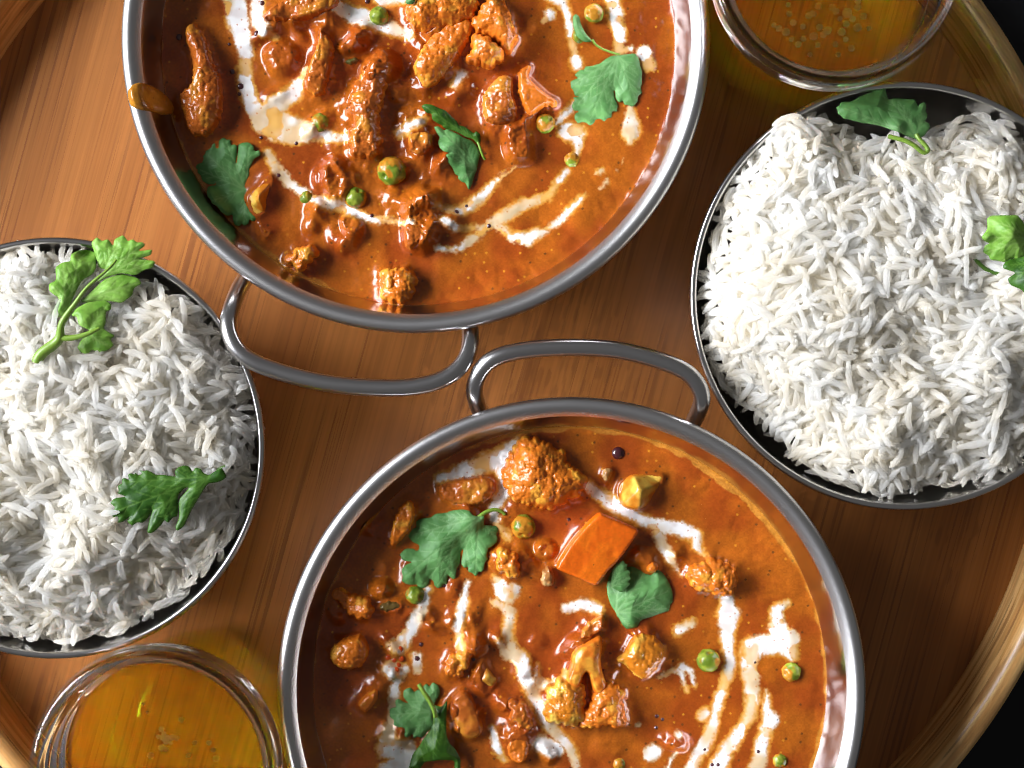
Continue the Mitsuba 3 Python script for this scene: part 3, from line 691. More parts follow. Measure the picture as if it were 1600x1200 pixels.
CH2 = [
    ('cauliflower_floret_005', None, D6([(120, 180), (200, 90), (290, 60), (360, 80), (440, 140), (500, 150), (550, 190), (540, 230), (600, 300), (690, 330), (700, 420), (650, 500), (560, 540), (450, 600), (330, 600), (200, 560), (130, 500), (90, 400), (70, 310)]), .0085, 'floret', 'mat_floret', 'big brown orange floret at the top of the lower curry', 'cauliflower'),
    ('potato_piece_003', None, D6([(930, 440), (1010, 350), (1160, 335), (1290, 345), (1290, 400), (1210, 500), (1180, 570), (1100, 620), (1000, 610), (950, 560)]), .007, 'potato', 'mat_potato', 'bright yellow potato cube above the carrot', 'potato'),
    ('carrot_piece', None, D6([(790, 625), (830, 640), (1075, 745), (1095, 770), (940, 990), (860, 1060), (790, 1160), (760, 1170), (640, 1110), (485, 1050), (475, 1030), (520, 950), (620, 800)]), .0075, 'carrot', 'mat_carrot', 'flat cut orange carrot piece in the lower curry', 'carrot'),
    ('cauliflower_floret_006', None, D6([(15, 930), (80, 895), (160, 930), (210, 1000), (180, 1110), (120, 1115), (40, 1050)]), .0055, 'floret', 'mat_floret', 'little bright orange floret right of the broad leaf in the lower curry', 'cauliflower'),
    ('vegetable_piece_007', None, D6([(350, 1100), (400, 1020), (450, 1030), (475, 1150), (430, 1200), (350, 1180)]), .0035, 'coated', 'mat_onion', 'pale crumb of vegetable left of the carrot', 'vegetable'),
    ('vegetable_piece_008', None, D6([(1140, 1030), (1190, 980), (1260, 1010), (1230, 1090), (1150, 1085)]), .004, 'coated', 'mat_floret', 'small glossy orange bit just above the smooth leaf by the carrot', 'vegetable'),
    ('onion_piece', None, D6([(810, 310), (880, 280), (905, 330), (880, 390), (830, 400)]), .003, 'coated', 'mat_onion', 'translucent onion scrap left of the yellow potato cube', 'onion'),
    ('cauliflower_floret_007', None, C(1060, 860, 12, [(190, 400), (310, 300), (400, 230), (520, 230), (560, 200), (740, 210), (880, 270), (1090, 350), (1150, 480), (1080, 680), (980, 830), (780, 830), (620, 760), (420, 740), (190, 640), (160, 520)]), .0065, 'floret', 'mat_floret', 'smooth orange floret at the right with cream running from below it', 'cauliflower'),
    ('cauliflower_floret_008', 'stalk', D7([(480, 390), (610, 330), (612, 450), (590, 560), (620, 690), (660, 780), (600, 860), (530, 850), (500, 720), (470, 640), (425, 760), (400, 850), (300, 800), (290, 710), (340, 600), (340, 500), (390, 430)]), .0072, 'stem', 'mat_floret', 'split yellow cauliflower stem standing in the middle of the lower curry', 'cauliflower'),
    ('cauliflower_floret_008', 'curd', D7([(290, 690), (400, 720), (440, 800), (460, 940), (470, 1060), (400, 1120), (250, 1100), (150, 1085), (105, 980), (165, 890), (125, 820), (200, 765)]), .0066, 'floret', 'mat_potato', None, None),
    ('cauliflower_floret_008', 'curd_001', D7([(550, 780), (650, 745), (740, 765), (785, 830), (760, 930), (805, 1030), (775, 1125), (640, 1115), (440, 1135), (400, 1060), (450, 980), (500, 930), (530, 860)]), .0062, 'floret', 'mat_floret', None, None),
    ('potato_piece_004', None, D7([(840, 390), (900, 330), (1010, 320), (1100, 380), (1150, 480), (1100, 620), (990, 730), (900, 720), (820, 620), (720, 570), (720, 540), (790, 500)]), .006, 'coated', 'mat_potato', 'orange potato chunk below the smooth leaf in the lower curry', 'potato'),
    ('pepper_piece_002', None, D7([(450, 260), (520, 200), (590, 160), (650, 200), (610, 310), (500, 375), (420, 385), (400, 350)]), .0045, 'coated', 'mat_coated', 'dark skinned piece above the split cauliflower stem', 'pepper'),
    ('cauliflower_floret_009', None, D8([(25, 330), (60, 270), (130, 230), (200, 205), (230, 150), (300, 160), (310, 210), (250, 280), (200, 330), (190, 420), (145, 455), (100, 410), (50, 390)]), .005, 'floret', 'mat_floret', 'two knobbed orange floret right of the upright leaf at the bottom', 'cauliflower'),
    ('potato_piece_005', None, D8([(310, 360), (370, 240), (400, 330), (430, 400), (490, 440), (450, 500), (380, 600), (320, 540), (240, 460)]), .0035, 'potato', 'mat_potato', 'thin yellow sliver with cream on it beside the two knobbed floret', 'potato'),
    ('cauliflower_floret_010', None, D8([(570, 640), (610, 610), (690, 650), (760, 780), (780, 850), (680, 880), (600, 780)]), .0045, 'floret', 'mat_coated', 'half sunk floret left of the split cauliflower stem', 'cauliflower'),
    ('vegetable_piece_009', None, D8([(60, 640), (160, 530), (250, 560), (330, 750), (370, 900), (250, 980), (130, 900)]), .0045, 'smooth', 'mat_coated', 'large smooth dark lump right of the upright leaf at the bottom', 'vegetable'),
    ('cauliflower_floret_011', None, D5([(155, 300), (180, 220), (250, 190), (300, 270), (380, 290), (460, 300), (500, 380), (450, 450), (350, 450), (280, 400), (250, 340)]), .0055, 'floret', 'mat_floret', 'brown floret in the shade at the left wall of the lower dish', 'cauliflower'),
    ('pepper_piece_003', None, D5([(520, 310), (720, 290), (735, 390), (540, 405)]), .003, 'coated', 'mat_pepper', 'dark pepper square in the shade below the broad leaf', 'pepper'),
    ('potato_piece_006', None, D5([(110, 740), (160, 650), (300, 590), (400, 580), (460, 680), (450, 760), (400, 850), (280, 880), (170, 850)]), .006, 'coated', 'mat_floret', 'round shaded potato lump by the left wall of the lower dish', 'potato'),
    ('potato_piece_007', None, D5([(350, 1130), (430, 1050), (500, 1020), (540, 1050), (520, 1140), (440, 1230), (370, 1200)]), .005, 'coated', 'mat_floret', 'shaded potato lump left of the upright leaf at the bottom', 'potato'),
    ('vegetable_piece_010', None, D2([(650, 620), (720, 590), (745, 700), (640, 850), (590, 850), (600, 750)]), .0045, 'coated', 'mat_floret', 'shaded orange strip at the upper left of the broad leaf', 'vegetable'),
    ('vegetable_piece_011', None, D2([(850, 510), (1000, 480), (1150, 470), (1160, 560), (1080, 640), (950, 640), (860, 600)]), .0045, 'coated', 'mat_coated', 'brown chunk between the big floret and the broad leaf', 'vegetable'),
    ('potato_piece_008', None, D8([(540, 900), (700, 870), (770, 1000), (720, 1180), (560, 1150)]), .0035, 'coated', 'mat_floret', 'flat orange potato piece near the bottom frame edge', 'potato'),
]
LUMPS1 = [(A([(1070, 850), (1130, 800), (1190, 850), (1240, 1000), (1180, 1070), (1090, 1040)]), .003, .003, .6), (B4([(430, 830), (600, 740), (690, 660), (730, 850), (780, 1150), (600, 1190), (470, 1110)]), .0035, .003, .7),
          (B5([(560, 560), (720, 350), (860, 380), (900, 520), (780, 640), (640, 700)]), .0045, .004, 1.0), (A([(1480, 1020), (1580, 960), (1700, 1000), (1700, 1250), (1600, 1350), (1500, 1250)]), .003, .004, 1.0),
          (A([(750, 260), (850, 180), (980, 230), (960, 370), (820, 420)]), .0022, .004, .4), (A([(1180, 1100), (1300, 1150), (1260, 1250), (1180, 1200)]), .002, .002, .5)]
LUMPS2 = [(D6([(320, 870), (420, 830), (480, 900), (430, 980), (330, 960)]), .0018, .002, .6), (D8([(420, 560), (520, 540), (600, 640), (560, 760), (440, 700)]), .002, .003, .6), (D5([(470, 150), (600, 120), (660, 220), (560, 300), (470, 260)]), .003, .003, .7),
          (D8([(800, 1010), (900, 960), (1000, 1100), (900, 1200)]), .002, .003, .6)]
ROUGH1 = [(455, 60), (560, 40), (690, 60), (740, 200), (700, 380), (590, 395), (500, 320), (470, 200)]


def lay_chunks(rows):
    polys, seed = [], 100
    for name, part, px, hgt, kind, mat, label, cat in rows:
        seed += 1
        pg = chunk_poly(px, hgt, {'floret': 0.0013, 'coated': 0.0006}.get(kind, 0), seed)
        k = 'stem' if kind == 'smooth' else kind
        m, _, _ = chunk_mesh(pg, hgt, k, seed)
        if kind == 'smooth':
            v = np.array(m.vertices); m = trimesh.Trimesh(v, m.faces, process=False)
        add(name + (f'__{part}' if part else ''), m, mat, 50)
        if label:
            tag(name, label, cat)
        polys.append(pg)
    return polys


P1, P2 = lay_chunks(CH1), lay_chunks(CH2)
Z1 = curry('curry', K1 + (W((650, 61), CURRY_Z) - W((650, 61), CURRY_Z)), CREAM1, P1, LUMPS1, ROUGH1, 2, 1.0, [((460, 20, 740, 390), 34), ((400, 0, 860, 250), 12)])
tag('curry', 'orange red vegetable curry streaked with cream in the upper dish', 'curry')
Z2 = curry('curry_001', K2, CREAM2, P2, LUMPS2, None, 5, 0.8, [((500, 720, 800, 1190), 30), ((760, 820, 1060, 1190), 16)])
tag('curry_001', 'orange red vegetable curry streaked with cream in the lower dish', 'curry')

# peas: pixel, radius in pixels, how far sunk, label
PEAS = [(592, 25, 15, .2, 'pea in the cream patch near the top edge of the upper curry'), (928, 21, 15, .3, 'pea left of the topmost cream streak in the upper curry'), (904, 57, 12, -.3, 'pea partly under the small curled leaf'),
        (852, 193, 15, .2, 'wrinkled pea below the hooked orange piece'), (893, 250, 13, -.35, 'half sunk pea at the end of a cream streak in the upper curry'), (612, 267, 22, .1, 'large sauce stained pea in the middle of the upper curry'),
        (500, 192, 15, -.5, 'nearly sunk pea above the broad cream tail in the upper curry'), (556, 309, 17, .1, 'yellow green pea in the cream at the lower middle of the upper curry'), (479, 309, 11, -.3, 'small half sunk pea on the lower left cream band'),
        (818, 823, 19, .2, 'pea between the big floret and the carrot in the lower curry'), (648, 930, 15, -.1, 'pea peeping from under the broad leaf'), (1107, 1032, 18, .3, 'cracked pea beside the long cream streak in the lower curry'),
        (1236, 1050, 15, .0, 'pea below the widest cream patch at the right'), (1218, 1188, 11, -.1, 'pea near the bottom right of the lower curry'), (967, 1193, 10, -.3, 'half sunk pea at the bottom frame edge')]
for q, (x, y, r_, up, lab) in enumerate(PEAS):
    zf = Z1 if q < 9 else Z2
    rad = r_ / 5950
    zz = float(zf(W((x, y), CURRY_Z))[0]) + up * rad
    key = 'pea' + (f'_{q:03d}' if q else '')
    add(key, blob((x, y), zz, rad, 0.92, 3, q + 1, 0.13), 'mat_pea', True)
    tag(key, lab, 'pea')

# oil droplets in the cream and the air bubbles
scene['mat_oil'] = pr((0.50, 0.06, 0.008), 0.1, 0.5)
scene['mat_bubble'] = pr((0.05, 0.008, 0.012), 0.06, 0.7, clearcoat=1.0, clearcoat_gloss=0.95)
for q, (x, y) in enumerate([(625.1, 1014.2), (627, 1029.5), (622.3, 1039), (619.4, 1046.8), (607, 1027.6), (615.5, 1031.4)]):
    add('curry_001__oil_droplet' + (f'_{q:03d}' if q else ''), blob((x, y), float(Z2(W((x, y), CURRY_Z))[0]), 4.6 / 5950, 0.5, 2, q, 0.0), 'mat_oil', True)
BUB2 = [(966, 708, 10), (652, 1029, 4), (658, 1007, 3.5), (889, 812, 3), (1185, 1174, 3), (1113, 1195, 3), (1122, 1195, 3), (1026, 1119, 3), (1035, 1124, 2.6), (1025, 1137, 2.8), (1180, 1035, 2.2), (740, 1030, 3), (694, 915, 3), (781, 799, 3), (1101, 1171, 2.4)]
BUB1 = [(402, 53, 5.2), (376, 135, 5), (374, 147, 3), (363, 112, 4), (408, 215, 3), (435, 274, 3.2), (463, 224, 3), (581, 337, 3), (713, 332, 4), (764, 353, 3.4), (729, 322, 2.6), (574, 2, 4), (280, 58, 5), (358, 69, 2.4), (410, 5, 4)]
for key, zf, lst in (('curry', Z1, BUB1), ('curry_001', Z2, BUB2)):
    for q, (x, y, r_) in enumerate(lst):
        add(key + '__bubble' + (f'_{q:03d}' if q else ''), blob((x, y), float(zf(W((x, y), CURRY_Z))[0]) + 0.0001, r_ / 5950, 0.6, 2, q, 0.0), 'mat_bubble', True)

# the drop of sauce on the rim
pg = Polygon(chaikin(W(A([(60, 490), (80, 450), (130, 425), (185, 432), (245, 480), (268, 535), (250, 570), (205, 578), (110, 572), (70, 540)]), 0.0495), 2))
pts, tri, nb, d = patch(pg, 0.0004)
rr = np.linalg.norm(pts - K1, axis=1)
under = np.interp(rr, [0.066, 0.0697, 0.0705, 0.0716, 0.0733, 0.0745, 0.0753, 0.0765], [0.0400, 0.0455, 0.0478, 0.0492, 0.0500, 0.0494, 0.0478, 0.0440])
drop_top = under + 0.0004 + 0.0017 * np.sqrt(1 - (1 - np.clip(d / 0.0028, 0, 1)) ** 2) + 0.0004 * n2(pts, 300, 3, 2)
scene['mat_drop'] = pr(veg_fn((0.40, 0.15, 0.012), (0.50, 0.22, 0.02), 0.1, 260.0, 31.0), 0.2, 0.5)
add('sauce_drop', closed(pts, tri, nb, drop_top, under - 0.0006), 'mat_drop', 50)
tag('sauce_drop', 'ochre drop of sauce spilled over the left rim of the upper dish', 'sauce')


# ------------------------------------------------------------------ coriander
def blade(key, px, zfun, lift, base, tips, mat, tilt=(0, 0), dome=0.0, ripple=0.0012, seed=0, fold=None, follow=1.0, zref=None, cut=1):
    zr = zref if zref is not None else 0.04
    poly = Polygon(chaikin(W(px, zr), cut, 0.15)).buffer(0)
    pts, tri, nb, d = patch(poly, 0.0003)
    cen = pts.mean(0)
    b = W(base, zr)
    segs = []
    for t in W(tips, zr):
        segs.append((b, t))
        ax = t - b
        L = np.linalg.norm(ax)
        for q, fr in enumerate((0.28, 0.45, 0.62, 0.78)):
            for s in (-1, 1):
                an = s * 0.62
                dv = np.array([ax[0] * math.cos(an) - ax[1] * math.sin(an), ax[0] * math.sin(an) + ax[1] * math.cos(an)]) / L
                o = b + ax * (fr + 0.05 * s)
                segs.append((o, o + dv * L * 0.34 * (1.15 - fr)))
    dv = np.full(len(pts), 1.0)
    for q, (a, e) in enumerate(segs):
        ex = e - a
        t = np.clip(((pts - a) @ ex) / max(ex @ ex, 1e-12), 0, 1)
        wd = (1.0 if q % 9 == 0 else 1.9) + 0.9 * t
        dv = np.minimum(dv, np.linalg.norm(pts - a - t[:, None] * ex, axis=1) * wd)
    vein = np.exp(-(dv / 0.00030) ** 2)
    z0 = zfun(pts)
    if follow < 1:
        z0 = follow * z0 + (1 - follow) * np.quantile(z0, 0.85)
    # a leaf is stiff: smooth what it lies on
    tr = cKDTree(pts)
    _, nn = tr.query(pts, k=min(60, len(pts)))
    z0 = np.quantile(z0[nn], 0.8, axis=1)
    for _ in range(3):
        z0 = z0[nn].mean(1)
    dm = max(d.max(), 1e-6)
    z = z0 + lift + (pts - cen) @ np.asarray(tilt, float) + dome * (np.clip(d / dm, 0, 1) - 0.4) + ripple * 2 * n2(pts, 160, seed, 3) + 0.00013 * (1 - np.exp(-dv / 0.0005)) - 0.0004 * np.exp(-d / 0.0006)
    if fold is not None:
        (fx, fy), (gx, gy), amt = fold
        a, e = W((fx, fy), zr), W((gx, gy), zr)
        nrm = np.array([-(e - a)[1], (e - a)[0]]); nrm /= np.linalg.norm(nrm)
        z += amt * np.abs((pts - a) @ nrm)
    m = closed(pts, tri, nb, z, z - 0.0002)
    uv = np.column_stack([np.concatenate([vein, vein]), np.zeros(2 * len(pts))])
    add(key, m, mat, True, uv=uv)
    return lambda q: z[tr.query(np.atleast_2d(q)[:, :2])[1]]


def stem(key, px, z, r, mat='mat_stem'):
    p = [(*W(q, zz), zz) for q, zz in zip(px, z)]
    add(key, tube(p, r, 10, 40), mat, 60)


def L2(pts): return C(640, 150, 7.5, pts)
def L3(pts): return C(860, 10, 6, pts)
def L4(pts): return C(1290, 120, 8.889, pts)
def L5(pts): return C(1500, 320, 7.5, pts)
def L6(pts): return C(40, 350, 5.218, pts)
def L7(pts): return C(170, 710, 8, pts)
def L8(pts): return C(610, 780, 8, pts)
def L9(pts): return C(930, 860, 8.571, pts)
def L10(pts): return C(590, 1050, 8, pts)


wall = lambda zf, c: (lambda p: np.maximum(zf(p), np.where(np.linalg.norm(p - c, axis=1) > 0.0655, CURRY_Z + (np.linalg.norm(p - c, axis=1) - 0.0655) * 3.2, 0)))
k = 'coriander_leaf'
blade(k + '__blade', L1c([(590, 585), (635, 470), (635, 420), (690, 330), (750, 300), (740, 255), (690, 265), (685, 220), (640, 180), (590, 180), (540, 195), (535, 250), (515, 375), (505, 370), (515, 300), (525, 215), (500, 195), (465, 205), (460, 150), (430, 155), (395, 130), (345, 160),
                          (340, 230), (320, 165), (250, 165), (240, 195), (180, 200), (160, 240), (165, 260), (130, 290), (135, 330), (185, 360), (140, 380), (130, 410), (150, 440), (145, 460), (180, 490), (190, 535), (240, 570), (320, 575), (250, 595), (245, 650), (260, 700), (290, 730),
                          (300, 765), (350, 790), (380, 840), (430, 875), (480, 855), (485, 920), (505, 960), (545, 970), (570, 945), (590, 965), (630, 945), (640, 900), (670, 925), (705, 905), (705, 875), (660, 840), (620, 750), (600, 690), (625, 625)]),
      wall(Z1, K1), 0.0006, L1c([(600, 625)])[0], L1c([(250, 300), (420, 170), (300, 740), (640, 230), (590, 930), (180, 440)]), 'mat_leaf', (0.12, 0.05), 0.001, 0.0008, 1)
tag(k, 'large coriander leaf leaning on the left wall of the upper dish', 'leaf')
k = 'coriander_leaf_001'
blade(k + '__blade', L2([(280, 350), (330, 340), (400, 390), (440, 370), (560, 430), (640, 480), (720, 500), (780, 560), (830, 640), (800, 760), (785, 850), (760, 900), (730, 1010), (690, 1090), (650, 1000), (610, 990), (560, 950), (570, 920), (530, 900), (500, 830), (450, 770), (425, 685), (480, 665),
                         (400, 650), (355, 610), (330, 540), (350, 470), (320, 430)]), Z1, 0.0016, L2([(780, 850)])[0], L2([(400, 400), (430, 580), (520, 720), (600, 950), (620, 470)]), 'mat_leaf', (-0.05, 0.05), 0.0012, 0.001, 2)
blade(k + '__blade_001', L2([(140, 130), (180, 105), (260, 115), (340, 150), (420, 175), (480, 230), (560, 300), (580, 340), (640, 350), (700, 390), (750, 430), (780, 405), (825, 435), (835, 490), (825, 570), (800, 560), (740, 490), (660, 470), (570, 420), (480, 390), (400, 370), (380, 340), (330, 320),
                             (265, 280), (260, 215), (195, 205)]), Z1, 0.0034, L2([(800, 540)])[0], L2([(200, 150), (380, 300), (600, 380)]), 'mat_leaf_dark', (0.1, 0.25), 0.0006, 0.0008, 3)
stem(k + '__stem', L2([(800, 540), (830, 620), (860, 700), (885, 740)]), [.0385, .0385, .038, .0372], .00035)
tag(k, 'folded two toned coriander leaf in the middle of the upper curry', 'leaf')
k = 'coriander_leaf_002'
blade(k + '__blade', L3([(580, 440), (700, 430), (800, 420), (830, 460), (845, 490), (850, 540), (870, 590), (865, 650), (870, 700), (855, 740), (868, 790), (830, 820), (825, 880), (780, 920), (740, 905), (700, 900), (690, 860), (650, 880), (620, 840), (612, 760), (600, 770), (610, 840), (640, 900), (635, 960), (585, 960), (580, 1020), (540, 1025), (515, 1060),
                         (480, 1040), (435, 1045), (420, 1075), (375, 1095), (340, 1065), (290, 1060), (265, 1075), (230, 1030), (235, 985), (270, 960), (215, 945), (205, 900), (235, 850), (215, 830), (280, 815), (235, 815), (225, 775), (185, 740), (190, 680), (235, 660), (265, 650), (230, 620),
                         (280, 575), (325, 570), (330, 540), (400, 535), (470, 515), (520, 475)]), Z1, 0.0009, L3([(640, 445)])[0], L3([(380, 1040), (240, 700), (800, 840), (560, 980), (820, 620), (260, 900)]), 'mat_leaf', (0.02, 0.03), 0.0012, 0.0012, 4)
blade(k + '__blade_001', L3([(210, 85), (240, 55), (275, 80), (290, 150), (330, 230), (400, 310), (330, 320), (250, 270), (220, 180)]), Z1, 0.0022, L3([(395, 310)])[0], L3([(240, 80)]), 'mat_leaf', (-0.05, 0.1), 0.0004, 0.0006, 5)
stem(k + '__stem', L3([(395, 308), (440, 370), (520, 412), (600, 440), (650, 452)]), [.0382, .0378, .0374, .0374, .0374], .0003)
tag(k, 'broad coriander leaf with a thin stem at the upper right of the upper curry', 'leaf')
k = 'coriander_leaf_003'
blade(k + '__blade', L4([(830, 130), (700, 180), (500, 260), (350, 350), (230, 350), (195, 370), (195, 400), (135, 430), (170, 470), (165, 515), (210, 540), (250, 590), (310, 590), (380, 610), (510, 640), (620, 650), (800, 680), (950, 760), (1120, 810), (1280, 860), (1330, 840), (1400, 800), (1430, 740), (1465, 700),
                         (1450, 640), (1390, 610), (1420, 560), (1420, 495), (1390, 480), (1405, 400), (1375, 345), (1320, 370), (1290, 420), (1250, 310), (1130, 300), (950, 290), (890, 310), (850, 210)]), lambda p: np.maximum(RICE2(p), 0.0415), 0.0022, L4([(1260, 820)])[0],
      L4([(250, 450), (820, 200), (1380, 420), (1020, 330), (480, 600)]), 'mat_leaf', (0.0, 0.06), 0.0015, 0.001, 6, zref=0.044, fold=((1446, 213), (1370, 140), 0.12))
stem(k + '__stem', L4([(1262, 800), (1290, 850), (1380, 950), (1425, 1020)]), [.0475, .0478, .0482, .0484], .0006)
stem(k + '__stem_001', L4([(1425, 1010), (1390, 1050), (1250, 970), (1080, 880), (870, 825)]), [.048, .048, .0485, .0485, .0475], .0006)
tag(k, 'coriander leaf with a bent stem at the top of the right rice', 'leaf')
k = 'coriander_leaf_004'
blade(k + '__blade_001', L5([(450, 720), (480, 680), (560, 640), (620, 640), (750, 600), (850, 700), (900, 900), (850, 1050), (760, 1080), (690, 1090), (640, 1010), (520, 950), (490, 880), (590, 810), (450, 760)]), RICE2, 0.0008, L5([(820, 700)])[0], L5([(520, 720), (540, 900), (700, 1050)]), 'mat_leaf_dark', (0, 0), 0.0008, 0.001, 8, zref=0.052)
blade(k + '__blade', L5([(200, 395), (290, 290), (290, 170), (340, 135), (520, 135), (640, 130), (700, 190), (770, 300), (800, 420), (760, 560), (740, 600), (700, 620), (640, 670), (620, 620), (560, 640), (500, 680), (430, 660), (340, 650), (320, 600), (250, 560), (270, 480), (330, 460), (250, 440)]), RICE2, 0.0022,
      L5([(790, 400)])[0], L5([(300, 560), (320, 200), (480, 660), (650, 640), (240, 400)]), 'mat_leaf_pale', (0.0, 0.0), 0.0020, 0.0009, 7, zref=0.054)
stem(k + '__stem', L5([(180, 630), (260, 720), (380, 790), (560, 800), (700, 770)]), [.0535, .053, .053, .0535, .0535], .00055, 'mat_stem_dark')
tag(k, 'curled coriander leaf cut by the right frame edge', 'leaf')
k = 'coriander_sprig'
blade(k + '__blade', L6([(340, 740), (290, 760), (210, 780), (290, 610), (200, 550), (195, 490), (250, 460), (235, 350), (290, 310), (350, 300), (340, 240), (380, 200), (430, 185), (500, 210), (530, 250), (550, 340), (520, 400), (450, 450), (400, 560)]), RICE1, 0.0016, L6([(350, 720)])[0], L6([(230, 500), (300, 330), (430, 210), (530, 300), (240, 760)]), 'mat_leaf_pale', (0, 0), 0.0012, 0.0014, 9, zref=0.05, follow=0.5)
blade(k + '__blade_001', L6([(540, 470), (620, 360), (560, 350), (520, 200), (500, 140), (550, 95), (590, 130), (640, 110), (680, 170), (690, 110), (760, 75), (800, 130), (840, 110), (880, 140), (920, 135), (945, 160), (880, 210), (1000, 195), (990, 240), (880, 275), (1030, 290), (1000, 350), (930, 365), (860, 410), (740, 390), (640, 420)]),
      lambda p: np.maximum(RICE1(p), 0.0445), 0.0018, L6([(560, 450)])[0], L6([(550, 130), (750, 110), (930, 150), (990, 220), (990, 310)]), 'mat_leaf_pale', (0, 0), 0.001, 0.0012, 10, zref=0.05, follow=0.5)
blade(k + '__blade_002', L6([(400, 640), (480, 580), (600, 450), (740, 390), (880, 430), (910, 475), (850, 510), (840, 580), (760, 640), (700, 630), (620, 620), (500, 640)]), RICE1, 0.0026, L6([(410, 640)])[0], L6([(880, 470), (740, 410), (760, 620)]), 'mat_leaf_pale', (0, -0.1), 0.001, 0.001, 11, zref=0.05, follow=0.4)
blade(k + '__blade_003', L6([(380, 750), (420, 690), (500, 640), (640, 620), (690, 650), (690, 700), (650, 710), (655, 800), (640, 860), (735, 910), (700, 940), (735, 990), (690, 1030), (620, 1050), (560, 1025), (515, 1080), (440, 1020), (470, 950), (540, 870), (450, 830), (430, 760)]), RICE1, 0.0012, L6([(520, 890)])[0],
      L6([(480, 1040), (690, 1000), (600, 760), (660, 660), (420, 740)]), 'mat_leaf_pale', (0, 0), 0.001, 0.001, 12, zref=0.05, follow=0.5)
zs = float(np.quantile(RICE1(W(L6([(270, 920), (340, 730), (100, 1120), (400, 640)]), 0.05)), 0.9)) + 0.0012
stem(k + '__stem', L6([(95, 1125), (190, 1010), (280, 920), (285, 850), (340, 735), (410, 640), (500, 520), (600, 430), (740, 290)]), [zs, zs + .0005, zs + .0012, zs + .0022, zs + .003, zs + .0034, zs + .0034, zs + .0032, zs + .002], [.0014, .0014, .0012, .0009, .0008, .0006, .0005, .0004, .0003])
stem(k + '__stem_001', L6([(280, 925), (400, 925), (540, 880), (600, 850)]), [zs + .0012, zs + .0016, zs + .0018, zs + .0016], [.0009, .0007, .0006, .0004])
tag(k, 'pale green coriander sprig with forked stem on the left rice', 'herb')
k = 'coriander_leaf_005'
blade(k + '__blade', L7([(80, 590), (130, 530), (290, 510), (165, 470), (190, 440), (170, 380), (230, 345), (220, 290), (260, 280), (320, 310), (295, 240), (330, 220), (380, 240), (385, 215), (430, 250), (480, 220), (420, 180), (500, 200), (530, 180), (650, 245), (760, 245), (890, 270), (870, 200), (910, 150), (990, 125), (1050, 145),
                         (1085, 210), (1120, 155), (1190, 170), (1220, 220), (1290, 250), (1440, 150), (1510, 270), (1460, 310), (1380, 340), (1280, 350), (1180, 500), (1060, 700), (980, 880), (900, 940), (870, 900), (920, 770), (910, 560), (1050, 400), (1000, 400), (905, 490), (900, 760), (840, 770), (790, 840), (740, 800), (700, 870), (600, 960), (530, 960), (560, 800),
                         (605, 650), (530, 790), (480, 835), (420, 825), (350, 870), (285, 820), (325, 750), (240, 820), (165, 840), (180, 750), (120, 765), (80, 720), (155, 640)]), RICE1, 0.0016, L7([(1300, 260)])[0], L7([(110, 700), (260, 330), (600, 920), (940, 890), (380, 830), (960, 170)]), 'mat_leaf_dark', (0, 0.0), 0.0008, 0.0007, 13, zref=0.05, follow=0.25)
stem(k + '__stem', L7([(1290, 270), (1380, 190), (1460, 155)]), [.0478, .0482, .0484], .0005, 'mat_stem_dark')
tag(k, 'dark green coriander leaf lying on the lower part of the left rice', 'leaf')
k = 'coriander_leaf_006'
blade(k + '__blade', L8([(1110, 220), (1180, 210), (1160, 330), (1250, 340), (1330, 350), (1350, 400), (1320, 450), (1340, 500), (1330, 550), (1270, 600), (1220, 620), (1200, 720), (1220, 760), (1180, 800), (1165, 900), (1130, 930), (1100, 920), (1090, 960), (1060, 985), (1020, 940), (970, 930), (965, 860), (920, 880), (875, 830),
                         (890, 740), (900, 640), (870, 680), (860, 830), (820, 890), (810, 1010), (770, 1020), (710, 960), (700, 1090), (660, 1080), (630, 1120), (580, 1135), (540, 1100), (530, 1040), (480, 1010), (470, 1080), (420, 1130), (360, 1140), (310, 1080), (260, 1090), (200, 1080), (130, 1040), (150, 980), (130, 900),
                         (170, 840), (270, 800), (140, 780), (110, 700), (180, 630), (330, 640), (350, 590), (270, 550), (210, 480), (240, 390), (320, 370), (310, 290), (380, 250), (500, 240), (560, 190), (690, 180), (760, 150), (900, 130), (980, 140), (1030, 200)]), Z2, 0.0014, L8([(1110, 225)])[0],
      L8([(180, 980), (260, 460), (580, 1100), (1060, 940), (1310, 500), (600, 230), (400, 1090), (770, 980)]), 'mat_leaf', (0.0, 0.04), 0.0014, 0.0014, 14)
stem(k + '__stem', L8([(1060, 260), (1110, 222), (1200, 160), (1300, 132), (1430, 190)]), [.0385, .039, .0388, .0384, .0376], [.0006, .0006, .00055, .0005, .00045])
tag(k, 'broad lobed coriander leaf with stem at the left of the lower curry', 'leaf')
k = 'coriander_leaf_007'
blade(k + '__blade', L9([(285, 850), (210, 740), (170, 600), (165, 480), (200, 350), (240, 220), (330, 180), (410, 250), (480, 220), (530, 205), (570, 250), (680, 330), (770, 350), (830, 245), (930, 330), (1000, 440), (1050, 560), (1060, 700), (1020, 760), (1010, 830), (900, 870), (780, 910), (620, 950), (570, 1040), (430, 1070), (370, 1010), (330, 930), (300, 900)]),
      Z2, 0.0024, L9([(285, 850)])[0], L9([(980, 560), (660, 320), (330, 200), (980, 800), (480, 1040)]), 'mat_leaf', (-0.04, 0.0), 0.002, 0.001, 15, fold=((963, 959), (1025, 920), -0.16))
blade(k + '__blade_001', L9([(225, 260), (290, 160), (300, 180), (340, 140), (380, 130), (400, 175), (435, 180), (410, 250), (470, 275), (465, 350), (490, 370), (435, 420), (470, 450), (360, 570), (200, 480)]), Z2, 0.0045, L9([(200, 500)])[0], L9([(380, 160), (440, 360)]), 'mat_leaf', (-0.05, 0.0), 0.0004, 0.0004, 16)
